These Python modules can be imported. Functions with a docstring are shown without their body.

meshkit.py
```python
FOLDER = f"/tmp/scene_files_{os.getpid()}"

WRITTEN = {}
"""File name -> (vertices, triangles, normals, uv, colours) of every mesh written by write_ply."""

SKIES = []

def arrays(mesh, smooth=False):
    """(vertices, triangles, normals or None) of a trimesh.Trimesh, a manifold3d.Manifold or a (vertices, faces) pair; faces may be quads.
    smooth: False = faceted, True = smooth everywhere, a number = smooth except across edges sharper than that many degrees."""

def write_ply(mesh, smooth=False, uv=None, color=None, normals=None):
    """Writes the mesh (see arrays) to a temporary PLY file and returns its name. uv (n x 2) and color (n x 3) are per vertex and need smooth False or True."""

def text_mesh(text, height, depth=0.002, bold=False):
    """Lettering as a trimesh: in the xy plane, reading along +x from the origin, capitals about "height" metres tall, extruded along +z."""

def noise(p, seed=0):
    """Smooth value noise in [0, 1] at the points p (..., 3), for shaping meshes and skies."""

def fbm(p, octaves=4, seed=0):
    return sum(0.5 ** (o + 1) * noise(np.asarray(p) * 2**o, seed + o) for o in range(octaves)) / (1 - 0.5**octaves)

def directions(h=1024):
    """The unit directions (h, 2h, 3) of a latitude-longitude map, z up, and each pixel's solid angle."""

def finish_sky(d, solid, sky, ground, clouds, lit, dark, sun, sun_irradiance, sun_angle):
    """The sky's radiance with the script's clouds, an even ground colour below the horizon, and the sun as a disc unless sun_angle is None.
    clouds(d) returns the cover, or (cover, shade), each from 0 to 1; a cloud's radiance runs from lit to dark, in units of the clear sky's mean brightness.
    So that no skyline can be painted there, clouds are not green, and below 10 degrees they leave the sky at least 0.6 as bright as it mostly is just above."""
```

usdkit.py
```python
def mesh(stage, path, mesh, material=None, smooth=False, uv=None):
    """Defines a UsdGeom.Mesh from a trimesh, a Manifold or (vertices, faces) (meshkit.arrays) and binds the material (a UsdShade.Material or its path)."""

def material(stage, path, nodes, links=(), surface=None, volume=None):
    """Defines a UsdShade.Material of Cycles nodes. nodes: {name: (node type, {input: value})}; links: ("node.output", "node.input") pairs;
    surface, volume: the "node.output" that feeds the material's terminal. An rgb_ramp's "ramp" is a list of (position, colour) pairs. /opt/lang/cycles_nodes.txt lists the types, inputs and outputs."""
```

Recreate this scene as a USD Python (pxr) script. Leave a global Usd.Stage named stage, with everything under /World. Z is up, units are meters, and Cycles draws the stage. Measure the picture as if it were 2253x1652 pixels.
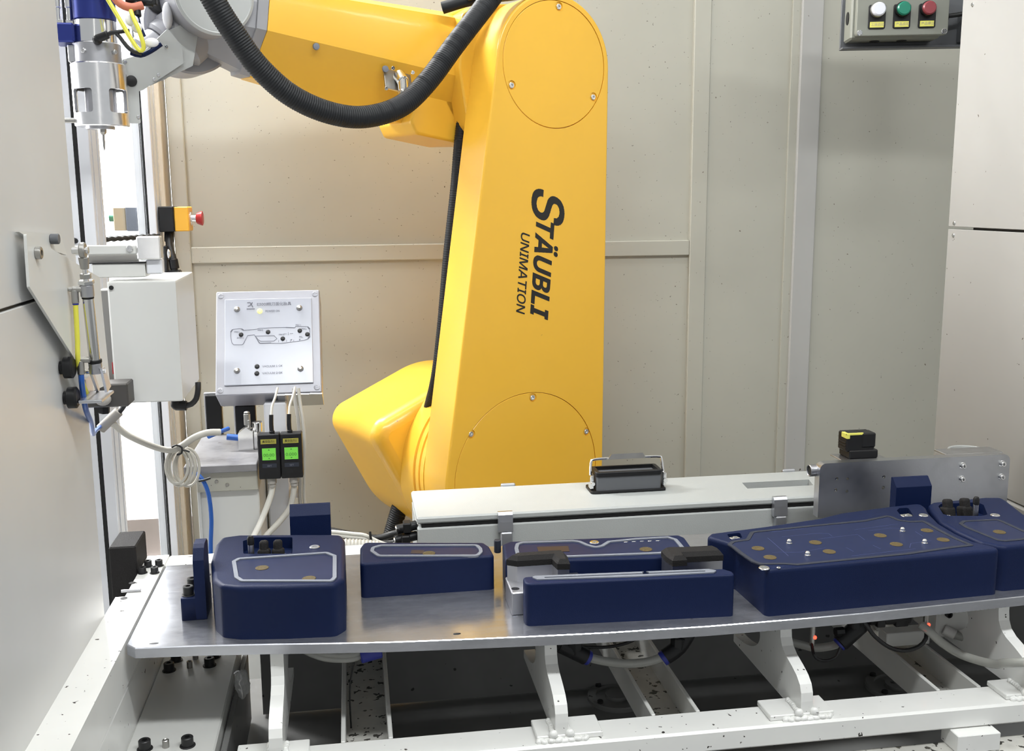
import math, random
import numpy as np
import trimesh
import manifold3d as m3
from shapely.geometry import Polygon, LineString, Point, box as sbox
from shapely import union_all, affinity
from pxr import Usd, UsdGeom, UsdLux, UsdShade, Gf, Sdf
import usdkit, meshkit

random.seed(7); np.random.seed(7)
stage = Usd.Stage.CreateInMemory()
UsdGeom.SetStageUpAxis(stage, "Z"); UsdGeom.SetStageMetersPerUnit(stage, 1.0)
UsdGeom.Xform.Define(stage, "/World")

# ---------------------------------------------------------------- camera, lights, exposure
YAW, PITCH, ROLL, FPX, W = math.radians(8.86), math.radians(9.86), math.radians(-0.44), 2250.0, 2253.0
EYE = np.array([0.0, 0.0, 1.5])
cam = UsdGeom.Camera.Define(stage, "/World/camera")
cam.CreateHorizontalApertureAttr(36.0); cam.CreateFocalLengthAttr(36.0 * FPX / W)
cam.CreateVerticalApertureAttr(36.0 * 1652 / 2253)
cam.CreateClippingRangeAttr(Gf.Vec2f(0.02, 200.0)); cam.CreateExposureAttr(0.0)
_f = np.array([math.sin(YAW) * math.cos(PITCH), math.cos(YAW) * math.cos(PITCH), -math.sin(PITCH)])
_r = np.array([math.cos(YAW), -math.sin(YAW), 0.0]); _u = np.cross(_r, _f)
_r2, _u2 = math.cos(ROLL) * _r + math.sin(ROLL) * _u, -math.sin(ROLL) * _r + math.cos(ROLL) * _u
cam.AddTransformOp().Set(Gf.Matrix4d(*_r2, 0, *_u2, 0, *(-_f), 0, *EYE, 1))

def rect_light(name, loc, target, w, h, power, color=(1, 1, 1)):
    L = UsdLux.RectLight.Define(stage, "/World/lights/" + name)
    L.CreateWidthAttr(w); L.CreateHeightAttr(h); L.CreateIntensityAttr(power); L.CreateColorAttr(Gf.Vec3f(*color))
    z = np.array(loc, float) - np.array(target, float); z /= np.linalg.norm(z)
    x = np.array([1.0, 0, 0]) if abs(z[0]) < 0.8 else np.array([0, 1.0, 0])
    y = np.cross(z, x); y /= np.linalg.norm(y); x = np.cross(y, z)
    L.AddTransformOp().Set(Gf.Matrix4d(*x, 0, *y, 0, *z, 0, *loc, 1))
    return L
UsdGeom.Xform.Define(stage, "/World/lights")
# hall tubes: one row over the operator in front of the cell, one to the right of it, two inside; daylight through the opening on the left
rect_light("hall_tube_front", (0.35, 0.2, 3.0), (0.35, 1.2, 1.0), 2.4, 0.16, 45, (.96, .99, 1))
rect_light("hall_tube_right", (2.3, 0.75, 2.95), (1.3, 2.2, 1.6), 0.9, 0.14, 26, (.97, 1, .98))
rect_light("cell_tube", (-0.05, 1.85, 2.95), (-0.05, 1.85, 0.0), 1.3, 0.3, 9.5, (.94, .98, 1))
rect_light("daylight_opening", (-1.35, 2.25, 1.75), (0.3, 2.1, 1.2), 0.8, 1.5, 4, (1, 1, 1))
rect_light("corridor_tube", (-1.0, 2.75, 2.7), (-0.8, 3.4, 1.2), 1.4, 0.4, 150, (1, 1, 1))
dome = UsdLux.DomeLight.Define(stage, "/World/lights/hall_ambient")
dome.CreateIntensityAttr(0.16); dome.CreateColorAttr(Gf.Vec3f(.95, .98, 1.0))

# ---------------------------------------------------------------- helpers
_names = {}
def uname(parent, name):
    k = _names.setdefault(parent, {}); n = k.get(name, 0); k[name] = n + 1
    return name if n == 0 else f"{name}_{n:03d}"
_loc = {}
def thing(name, label, cat, loc=(0, 0, 0), group=None):
    n = uname("/World", name); p = "/World/" + n
    x = UsdGeom.Xform.Define(stage, p); x.AddTranslateOp().Set(Gf.Vec3d(*map(float, loc)))
    o = x.GetPrim(); o.SetCustomDataByKey("label", label); o.SetCustomDataByKey("category", cat)
    if group: o.SetCustomDataByKey("group", group)
    _loc[p] = np.array(loc, float)
    return p
def setting(name):
    n = uname("/World", name); p = "/World/" + n
    UsdGeom.Xform.Define(stage, p).GetPrim().SetCustomDataByKey("kind", "structure"); _loc[p] = np.zeros(3)
    return p
def part(parent, name, mesh, mat, smooth=30, label=None, kind=None):
    """one mesh below parent; mesh given in world coordinates"""
    p = parent + "/" + uname(parent, name); o = _loc[parent]
    if isinstance(mesh, list): mesh = cat(mesh)
    if isinstance(mesh, m3.Manifold): mesh = tm(mesh)
    mesh = mesh.copy(); mesh.apply_translation(-o)
    g = usdkit.mesh(stage, p, mesh, mat, smooth=smooth).GetPrim(); _loc[p] = o
    if label: g.SetCustomDataByKey("label", label)
    if kind: g.SetCustomDataByKey("kind", kind)
    return p
def single(name, label, cat_, mesh, mat, smooth=30, group=None):
    p = "/World/" + uname("/World", name)
    if isinstance(mesh, list): mesh = cat(mesh)
    g = usdkit.mesh(stage, p, mesh, mat, smooth=smooth).GetPrim(); _loc[p] = np.zeros(3)
    g.SetCustomDataByKey("label", label); g.SetCustomDataByKey("category", cat_)
    if group: g.SetCustomDataByKey("group", group)
    return p
cat = trimesh.util.concatenate
def tm(man):
    m = man.to_mesh(); return trimesh.Trimesh(m.vert_properties[:, :3], m.tri_verts, process=False)
def man(mesh):
    mesh = mesh.copy(); mesh.merge_vertices()
    return m3.Manifold(m3.Mesh(np.asarray(mesh.vertices, np.float32), np.asarray(mesh.faces, np.uint32)))
def cut(a, *bs):
    A = a if isinstance(a, m3.Manifold) else man(a)
    for b in bs: A = A - (b if isinstance(b, m3.Manifold) else man(b))
    return tm(A)
def join(*ms):
    A = man(ms[0])
    for b in ms[1:]: A = A + man(b)
    return tm(A)
def bx(x0, x1, y0, y1, z0, z1, c=0.0015):
    """box with chamfered edges"""
    lo, hi = np.array([x0, y0, z0], float), np.array([x1, y1, z1], float)
    c = min(c, (hi - lo).min() * .45)
    if c <= 0:
        b = trimesh.creation.box((hi - lo)); b.apply_translation((lo + hi) / 2); return b
    pts = []
    for s in np.ndindex(2, 2, 2):
        p = np.where(np.array(s) == 0, lo, hi); d = np.where(np.array(s) == 0, c, -c)
        for k in range(3):
            q = p + d; q[k] = p[k]; pts.append(q)
    return trimesh.convex.convex_hull(np.array(pts))
def frame(o, U, V):
    U = np.array(U, float); U /= np.linalg.norm(U); V = np.array(V, float); V -= U * (U @ V); V /= np.linalg.norm(V)
    M = np.eye(4); M[:3, 0], M[:3, 1], M[:3, 2], M[:3, 3] = U, V, np.cross(U, V), o
    return M
def put(mesh, M):
    m = mesh.copy(); m.apply_transform(M); return m
def basis(d):
    d = np.array(d, float); d /= np.linalg.norm(d)
    a = np.array([0, 0, 1.0]) if abs(d[2]) < .9 else np.array([1.0, 0, 0])
    x = np.cross(a, d); x /= np.linalg.norm(x); return x, np.cross(d, x), d
def axis_frame(p, d):
    x, y, z = basis(d); M = np.eye(4); M[:3, 0], M[:3, 1], M[:3, 2], M[:3, 3] = x, y, z, p; return M
def lathe(prof, p0, d, n=40):
    """prof: list of (radius, height) bottom to top, closed onto the axis"""
    prof = [(max(r, 0), h) for r, h in prof]
    if prof[0][0] > 1e-9: prof = [(0, prof[0][1])] + prof
    if prof[-1][0] > 1e-9: prof = prof + [(0, prof[-1][1])]
    v, f, rings = [], [], []
    for r, h in prof:
        if r <= 1e-9: rings.append([len(v)]); v.append((0, 0, h))
        else:
            rings.append(list(range(len(v), len(v) + n)))
            v += [(r * math.cos(2 * math.pi * k / n), r * math.sin(2 * math.pi * k / n), h) for k in range(n)]
    for a, b in zip(rings, rings[1:]):
        for k in range(n):
            k2 = (k + 1) % n
            if len(a) == 1 and len(b) == 1: continue
            if len(a) == 1: f.append((a[0], b[k2], b[k]))
            elif len(b) == 1: f.append((a[k], a[k2], b[0]))
            else: f += [(a[k], a[k2], b[k2]), (a[k], b[k2], b[k])]
    return put(trimesh.Trimesh(np.array(v, float), np.array(f), process=False), axis_frame(p0, d))
def cyl(p0, p1, r, n=32, c=None, r1=None):
    p0, p1 = np.array(p0, float), np.array(p1, float); L = np.linalg.norm(p1 - p0); r1 = r if r1 is None else r1
    c = min(r, r1, L) * .12 if c is None else c
    pr = [(r, 0), (r1, L)] if c <= 0 else [(r - c, 0), (r, c), (r1, L - c), (r1 - c, L)]
    return lathe(pr, p0, p1 - p0, n)
def pipe(p0, p1, r, ri, n=40, d=.02):
    L = np.linalg.norm(np.array(p1, float) - np.array(p0, float))
    return lathe([(r, 0), (r, L - .001), (r - .001, L), (ri + .001, L), (ri, L - .001), (ri, L - d)], p0, np.array(p1, float) - np.array(p0, float), n)
def ellipsoid(c, r, sub=3):
    s = trimesh.creation.icosphere(sub); s.apply_scale(r); s.apply_translation(c); return s
def spline(pts, step=.006):
    P = np.array(pts, float); Q = [P[0]]
    ext = np.vstack([2 * P[0] - P[1], P, 2 * P[-1] - P[-2]])
    for i in range(1, len(ext) - 2):
        a, b, c, d = ext[i - 1:i + 3]; n = max(2, int(np.linalg.norm(c - b) / step))
        for k in range(1, n + 1):
            t = k / n
            Q.append(.5 * ((2 * b) + (c - a) * t + (2 * a - 5 * b + 4 * c - d) * t * t + (3 * b - a - 3 * c + d) * t ** 3))
    return np.array(Q)
def tube(pts, r, n=12, step=.006, ribs=None, smooth=True):
    Q = spline(pts, step) if smooth else np.array(pts, float)
    T = np.gradient(Q, axis=0); T /= np.linalg.norm(T, axis=1, keepdims=True)
    x, y, _ = basis(T[0]); rings = []; s = np.concatenate([[0], np.cumsum(np.linalg.norm(np.diff(Q, axis=0), axis=1))])
    for i, (q, t) in enumerate(zip(Q, T)):
        x = x - t * (x @ t); x /= np.linalg.norm(x); y = np.cross(t, x)
        rr = r if ribs is None else r * (1 - ribs[1] * (.5 - .5 * math.cos(2 * math.pi * s[i] / ribs[0])))
        a = 2 * np.pi * np.arange(n) / n
        rings.append(q + rr * (np.cos(a)[:, None] * x + np.sin(a)[:, None] * y))
    v = np.vstack(rings + [Q[:1], Q[-1:]]); f = []
    for i in range(len(Q) - 1):
        for k in range(n):
            a, b, c, d = i * n + k, i * n + (k + 1) % n, (i + 1) * n + (k + 1) % n, (i + 1) * n + k
            f += [(a, b, c), (a, c, d)]
    e = len(Q) * n
    for k in range(n):
        f += [(e, (k + 1) % n, k), (e + 1, e - n + k, e - n + (k + 1) % n)]
    return trimesh.Trimesh(v, np.array(f), process=False)
def poly(p):
    return p if hasattr(p, "geom_type") else Polygon(p).buffer(0)
def extrude(p, h):
    p = poly(p); gs = getattr(p, "geoms", [p])
    return cat([trimesh.creation.extrude_polygon(g, h, engine="earcut") for g in gs if g.area > 0])
def plate(p, z0, z1):
    m = extrude(p, z1 - z0); m.apply_translation((0, 0, z0)); return m
def prism(p, o, U, V, h):
    return put(extrude(p, h), frame(o, U, V))
def rounded(p, r):
    p = poly(p); return p.buffer(-r).buffer(2 * r).buffer(-r) if r > 0 else p
def resample(p, n):
    L = p.exterior; P = np.array([L.interpolate(t, normalized=True).coords[0] for t in np.arange(n) / n])
    if Polygon(P).exterior.is_ccw is False: P = P[::-1]
    return P
def soft_prism(p, z0, z1, r=.004, corner=.007, n=200, k=3, bottom=0.0):
    """upright block over outline p with rounded vertical corners and a rounded top edge"""
    P = resample(rounded(p, corner), n)
    T = np.roll(P, -1, 0) - np.roll(P, 1, 0); T /= np.linalg.norm(T, axis=1, keepdims=True); N = np.stack([-T[:, 1], T[:, 0]], 1)
    levels = ([(bottom, z0), (0, z0 + bottom)] if bottom else [(0, z0)])
    levels += [(0, z1 - r - min(.0015, (z1 - z0 - r) * .3))] + [(r * (1 - math.cos(a)), z1 - r * (1 - math.sin(a))) for a in np.linspace(0, math.pi / 2, k + 1)] + [(r + .0010, z1)]
    V = np.vstack([np.column_stack([P + N * d, np.full(n, z)]) for d, z in levels]); F = []
    for i in range(len(levels) - 1):
        a = i * n + np.arange(n); b = i * n + (np.arange(n) + 1) % n
        F += list(np.stack([a, b, b + n], 1)) + list(np.stack([a, b + n, a + n], 1))
    for i, flip in ((0, True), (len(levels) - 1, False)):
        ring = V[i * n:(i + 1) * n, :2]; vv, ff = trimesh.creation.triangulate_polygon(Polygon(ring), engine="earcut")
        _, idx = __import__("scipy.spatial", fromlist=["cKDTree"]).cKDTree(ring).query(vv)
        t = idx[ff] + i * n; t = t[(t[:, 0] != t[:, 1]) & (t[:, 1] != t[:, 2]) & (t[:, 0] != t[:, 2])]
        ar = np.cross(V[t[:, 1]] - V[t[:, 0]], V[t[:, 2]] - V[t[:, 0]])[:, 2]
        want = -1 if flip else 1
        t = np.where((np.sign(ar) == want)[:, None], t, t[:, ::-1]); F += list(t)
    return trimesh.Trimesh(V, np.array(F), process=False)
def band(p, w):
    p = poly(p); return p.difference(p.buffer(-w))
def disc(x, y, r): return Point(x, y).buffer(r, 24)
_fonts = {}
def text(s, height, depth=.001, weight=500, cjk=False, shear=0.0, big=False):
    """flat lettering in the xy plane from the origin along +x"""
    import glob
    from PIL import Image, ImageDraw, ImageFont
    d = glob.glob("/opt/blender-*/*/datafiles/fonts")[0]; px = 160 if big else 64
    k = (cjk, px)
    if k not in _fonts: _fonts[k] = ImageFont.truetype(d + ("/Noto Sans CJK Regular.woff2" if cjk else "/Inter.woff2"), px)
    font = _fonts[k]
    if not cjk: font.set_variation_by_axes([32, weight])
    x0, y0, x1, y1 = font.getbbox(s, anchor="ls")
    im = Image.new("L", (x1 - x0 + 8, y1 - y0 + 8)); ImageDraw.Draw(im).text((4 - x0, 4 - y0), s, 255, font, anchor="ls")
    on = np.pad(np.asarray(im) > 127, ((0, 0), (1, 1))).astype(np.int8)
    rows, st = np.nonzero(np.diff(on, axis=1) == 1); en = np.nonzero(np.diff(on, axis=1) == -1)[1]
    sh = union_all([sbox(a, -r - 1, b, -r) for a, b, r in zip(st, en, rows)]).buffer(.6).buffer(-.6).simplify(.7)
    q = height / (px * .727)
    return extrude(affinity.affine_transform(sh, [q, q * shear, 0, q, -4 * q + q * x0 + q * shear * (4 - y0), (4 - y0) * q]), depth)
def socket_screw(p, d, r, h, washer=True):
    """socket head cap screw: head, optional washer; axis d pointing out of the surface at p"""
    out = [put(cut(lathe([(r * .94, 0), (r, r * .08), (r, h - r * .12), (r * .88, h)], (0, 0, 0), (0, 0, 1), 28),
                   cyl((0, 0, h * .35), (0, 0, h + .01), r * .5, 6, 0)), axis_frame(p, d))]
    if washer: out.append(put(lathe([(r * 1.3, -.0002), (r * 1.3, r * .12), (r * 1.22, r * .18)], (0, 0, 0), (0, 0, 1), 28), axis_frame(p, d)))
    return cat(out)
def cross_screw(p, d, r, h=.002):
    m = lathe([(r, -.0005), (r, h * .4), (r * .75, h)], (0, 0, 0), (0, 0, 1), 24)
    m = cut(m, bx(-r * .6, r * .6, -r * .13, r * .13, h * .3, h * 2, 0), bx(-r * .13, r * .13, -r * .6, r * .6, h * .3, h * 2, 0))
    return put(m, axis_frame(p, d))

# ---------------------------------------------------------------- materials
_mats = {}
def mat(name, color, rough=.5, metal=0.0, specks=(), mottling=0.0, mott_scale=6.0, bump=0.0, bump_scale=200.0, stretch=None, coat=0.0, spec=.5, emit=None, extra=None):
    """principled paint / plastic / metal. specks: (noise scale, threshold, colour) layers of dirt or chips"""
    N = {"p": ("principled_bsdf", {"base_color": color, "roughness": rough, "metallic": metal, "specular_ior_level": spec, "coat_weight": coat, "coat_roughness": .1, **(extra or {})}),
         "g": ("geometry", {})}
    Lk = []; last = None
    vec = "g.position"
    if stretch:
        N["mp"] = ("mapping", {"scale": stretch}); Lk.append(("g.position", "mp.vector")); vec = "mp.vector"
    if mottling:
        N["n0"] = ("noise_texture", {"scale": mott_scale, "detail": 4.0, "roughness": .6}); Lk.append((vec, "n0.vector"))
        a, b = [min(1, c * (1 - mottling)) for c in color], [min(1, c * (1 + mottling)) for c in color]
        N["r0"] = ("rgb_ramp", {"ramp": [(.3, tuple(a)), (.7, tuple(b))]}); Lk.append(("n0.fac", "r0.fac")); last = "r0.color"
        if metal:
            N["rr"] = ("map_range", {"from_min": .3, "from_max": .7, "to_min": rough * .8, "to_max": rough * 1.25}); Lk += [("n0.fac", "rr.value"), ("rr.result", "p.roughness")]
    for i, (sc, th, col) in enumerate(specks):
        N[f"s{i}"] = ("noise_texture", {"scale": sc, "detail": 2.0, "roughness": .5}); Lk.append(("g.position", f"s{i}.vector"))
        N[f"q{i}"] = ("rgb_ramp", {"ramp": [(th, (0, 0, 0)), (min(th + .02, 1), (1, 1, 1))]}); Lk.append((f"s{i}.fac", f"q{i}.fac"))
        N[f"m{i}"] = ("mix_color", {"b": col, "a": color}); Lk.append((f"q{i}.color", f"m{i}.fac"))
        if last: Lk.append((last, f"m{i}.a"))
        last = f"m{i}.result"
    if last: Lk.append((last, "p.base_color"))
    if bump:
        N["nb"] = ("noise_texture", {"scale": bump_scale, "detail": 2.0}); Lk.append((vec, "nb.vector"))
        N["b"] = ("bump", {"strength": bump, "distance": .002}); Lk += [("nb.fac", "b.height"), ("b.normal", "p.normal")]
    if emit:
        N["p"][1]["emission_color"] = emit[0]; N["p"][1]["emission_strength"] = emit[1]
    return usdkit.material(stage, "/World/Looks/" + name, N, Lk, surface="p.BSDF")
UsdGeom.Scope.Define(stage, "/World/Looks")
DIRT = (.05, .045, .04)
M = {}
M["wall"] = mat("cream_wall_paint", (.445, .432, .37), .45, mottling=.05, mott_scale=2.0, specks=[(95, .755, (.16, .13, .10)), (175, .735, (.13, .11, .09))])
M["panel"] = mat("cream_panel_paint", (.43, .42, .40), .4, mottling=.03, mott_scale=2.5, specks=[(80, .755, (.12, .10, .08))])
M["door"] = mat("door_panel_paint", (.60, .60, .59), .35, mottling=.05, mott_scale=3.0)
M["white"] = mat("white_frame_paint", (.80, .80, .775), .28, mottling=.03, mott_scale=9, specks=[(110, .715, DIRT), (52, .755, (.09, .08, .07))], bump=.08, bump_scale=24, coat=.2)
M["white_clean"] = mat("white_powder_coat", (.64, .64, .615), .35, mottling=.02)
M["sign_frame"] = mat("satin_sign_frame", (.36, .36, .395), .4, .3)
M["junction"] = mat("dark_grey_junction", (.055, .05, .045), .5)
M["stain"] = mat("dark_brown_stain", (.028, .018, .022), .4)
M["white_dirty"] = mat("stained_white_paint", (.55, .54, .5), .4, mottling=.25, mott_scale=11, specks=[(90, .62, (.05, .048, .042)), (45, .68, (.09, .085, .07))])
M["alu"] = mat("brushed_aluminium", (.48, .49, .53), .17, .82, mottling=.10, mott_scale=7, bump=.012, bump_scale=40, stretch=(2, 5, 5), specks=[(34, .77, (.16, .15, .14))])
M["alu_soft"] = mat("anodised_aluminium", (.50, .50, .525), .36, 1.0, mottling=.08, bump=.03, bump_scale=90)
M["alu_dark"] = mat("dull_rolled_aluminium", (.50, .51, .53), .36, 1.0, mottling=.08, mott_scale=5, bump=.06, bump_scale=240)
M["turned"] = mat("turned_aluminium", (.84, .84, .85), .24, 1.0, mottling=.03)
M["steel"] = mat("polished_steel", (.80, .80, .80), .16, 1.0)
M["steel_dull"] = mat("dull_steel", (.42, .41, .39), .38, 1.0, mottling=.1)
M["profile"] = mat("white_anodised_profile", (.74, .75, .79), .4, .05)
M["blue"] = mat("blue_nylon", (.0035, .010, .046), .5, spec=.2, mottling=.08, mott_scale=7, bump=.12, bump_scale=900, specks=[(60, .79, (.006, .016, .06))])
M["blue_film"] = mat("blue_nylon_recess", (.008, .015, .055), .42, spec=.25, mottling=.1, mott_scale=15)
M["blue_dark"] = mat("dark_groove_rubber", (.018, .022, .036), .6)
M["blue_line"] = mat("pale_scribed_line", (.035, .048, .14), .45)
M["blue_paint"] = mat("blue_spindle_anodising", (.025, .04, .22), .28, .55)
M["gasket"] = mat("grey_silicone_gasket", (.18, .195, .23), .6, bump=.2, bump_scale=300)
M["ochre"] = mat("ochre_vacuum_pad", (.085, .058, .016), .75, bump=.4, bump_scale=700)
M["bolt"] = mat("black_oxide_steel", (.022, .022, .023), .42, .3)
M["black"] = mat("black_plastic", (.009, .009, .010), .42, spec=.35)
M["black_foam"] = mat("black_foam_rubber", (.013, .012, .012), .75, bump=.3, bump_scale=500, spec=.25)
M["hose"] = mat("black_corrugated_rubber", (.012, .013, .015), .55, spec=.35)
M["cable"] = mat("black_cable", (.014, .014, .015), .45)
M["yellow"] = mat("yellow_robot_paint", (.86, .48, .045), .30, mottling=.03, mott_scale=3, specks=[(60, .785, (.38, .19, .03))], coat=.15)
M["letter"] = mat("black_lettering", (.014, .013, .012), .5)
M["robot_grey"] = mat("grey_robot_casting", (.30, .30, .315), .42, mottling=.05, mott_scale=10)
M["robot_disc"] = mat("light_grey_cover", (.44, .45, .44), .4)
M["cabinet"] = mat("grey_cabinet_paint", (.46, .475, .465), .42, mottling=.04, mott_scale=5, bump=.12, bump_scale=500, specks=[(45, .79, (.3, .3, .29))])
M["cab_gap"] = mat("black_seal", (.006, .006, .006), .6)
M["clamp"] = mat("satin_zinc_diecast", (.55, .56, .6), .34, .9)
M["conn_grey"] = mat("dark_grey_diecast", (.11, .115, .125), .45)
M["floor"] = mat("dark_machine_bed", (.17, .17, .165), .5, mottling=.2, mott_scale=5, specks=[(60, .72, (.03, .03, .028))])
M["bed_light"] = mat("grey_bed_casting", (.20, .20, .19), .5, mottling=.15, mott_scale=4)
M["concrete"] = mat("grey_floor_coating", (.32, .32, .31), .5, mottling=.08)
M["ceiling"] = mat("pale_hall_ceiling", (.62, .60, .55), .7)
M["outside"] = mat("white_corridor_wall", (.86, .86, .86), .6)
M["brown"] = mat("brown_skirting_band", (.20, .165, .15), .5, mottling=.15, mott_scale=6)
M["sign"] = mat("white_acrylic_sheet", (.42, .435, .50), .22)
M["sign_ink"] = mat("grey_ink", (.16, .165, .20), .6)
M["label"] = mat("yellow_label_tape", (.72, .68, .13), .5)
M["label_dim"] = mat("worn_yellow_label", (.36, .33, .05), .5)
M["lcd"] = mat("green_lcd", (.10, .35, .04), .35, emit=((.16, .55, .06), .55))
M["lcd_ink"] = mat("green_lcd_digits", (.04, .16, .03), .4)
M["led_yellow"] = mat("lit_yellow_led", (.8, .8, .2), .3, emit=((1, .95, .25), 1.2))
M["led_red"] = mat("lit_red_led", (.8, .1, .05), .3, emit=((1, .04, .02), 5))
M["pb_white"] = mat("white_lamp_lens", (.75, .76, .84), .3)
M["pb_green"] = mat("green_button_cap", (.01, .20, .125), .35)
M["pb_red"] = mat("red_button_cap", (.27, .045, .055), .4)
M["btn_box"] = mat("grey_button_box", (.23, .235, .20), .5)
M["estop_yellow"] = mat("yellow_estop_cover", (.80, .42, .04), .4)
M["estop_red"] = mat("red_mushroom", (.42, .03, .035), .35)
M["tube_yellow"] = mat("yellow_air_tube", (.70, .66, .07), .35)
M["tube_blue"] = mat("blue_air_tube", (.02, .10, .40), .3)
M["tube_white"] = mat("white_air_tube", (.72, .70, .64), .35)
M["tube_clear"] = mat("clear_air_tube", (.52, .52, .48), .22, extra={"transmission_weight": .45})
M["cable_white"] = mat("pale_grey_cable", (.50, .48, .43), .45)
M["tape"] = mat("grey_cable_wrap", (.36, .34, .31), .6)
M["fit_blue"] = mat("blue_release_ring", (.02, .03, .26), .4)
M["orange"] = mat("orange_hose", (.55, .17, .10), .5)
M["white_plastic"] = mat("white_nylon_clip", (.72, .72, .74), .4)
M["copper_tape"] = mat("tan_film", (.45, .26, .14), .35)
M["table"] = mat("scuffed_steel_table", (.25, .245, .255), .38, .4, mottling=.18, mott_scale=14, specks=[(40, .74, (.1, .09, .09))])
M["tan_post"] = mat("tan_post_paint", (.42, .36, .27), .5)
M["smoke"] = mat("clear_bag_film", (.6, .6, .6), .15, extra={"transmission_weight": .7})
usdkit.material(stage, "/World/Looks/window_glass", {"t": ("transparent_bsdf", {"color": (.96, .97, .97)}), "g": ("glossy_bsdf", {"roughness": .02, "color": (1, 1, 1)}), "m": ("mix_closure", {"fac": .07})},
                [("t.BSDF", "m.closure1"), ("g.BSDF", "m.closure2")], surface="m.closure")
M["glass"] = UsdShade.Material.Get(stage, "/World/Looks/window_glass")

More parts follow.
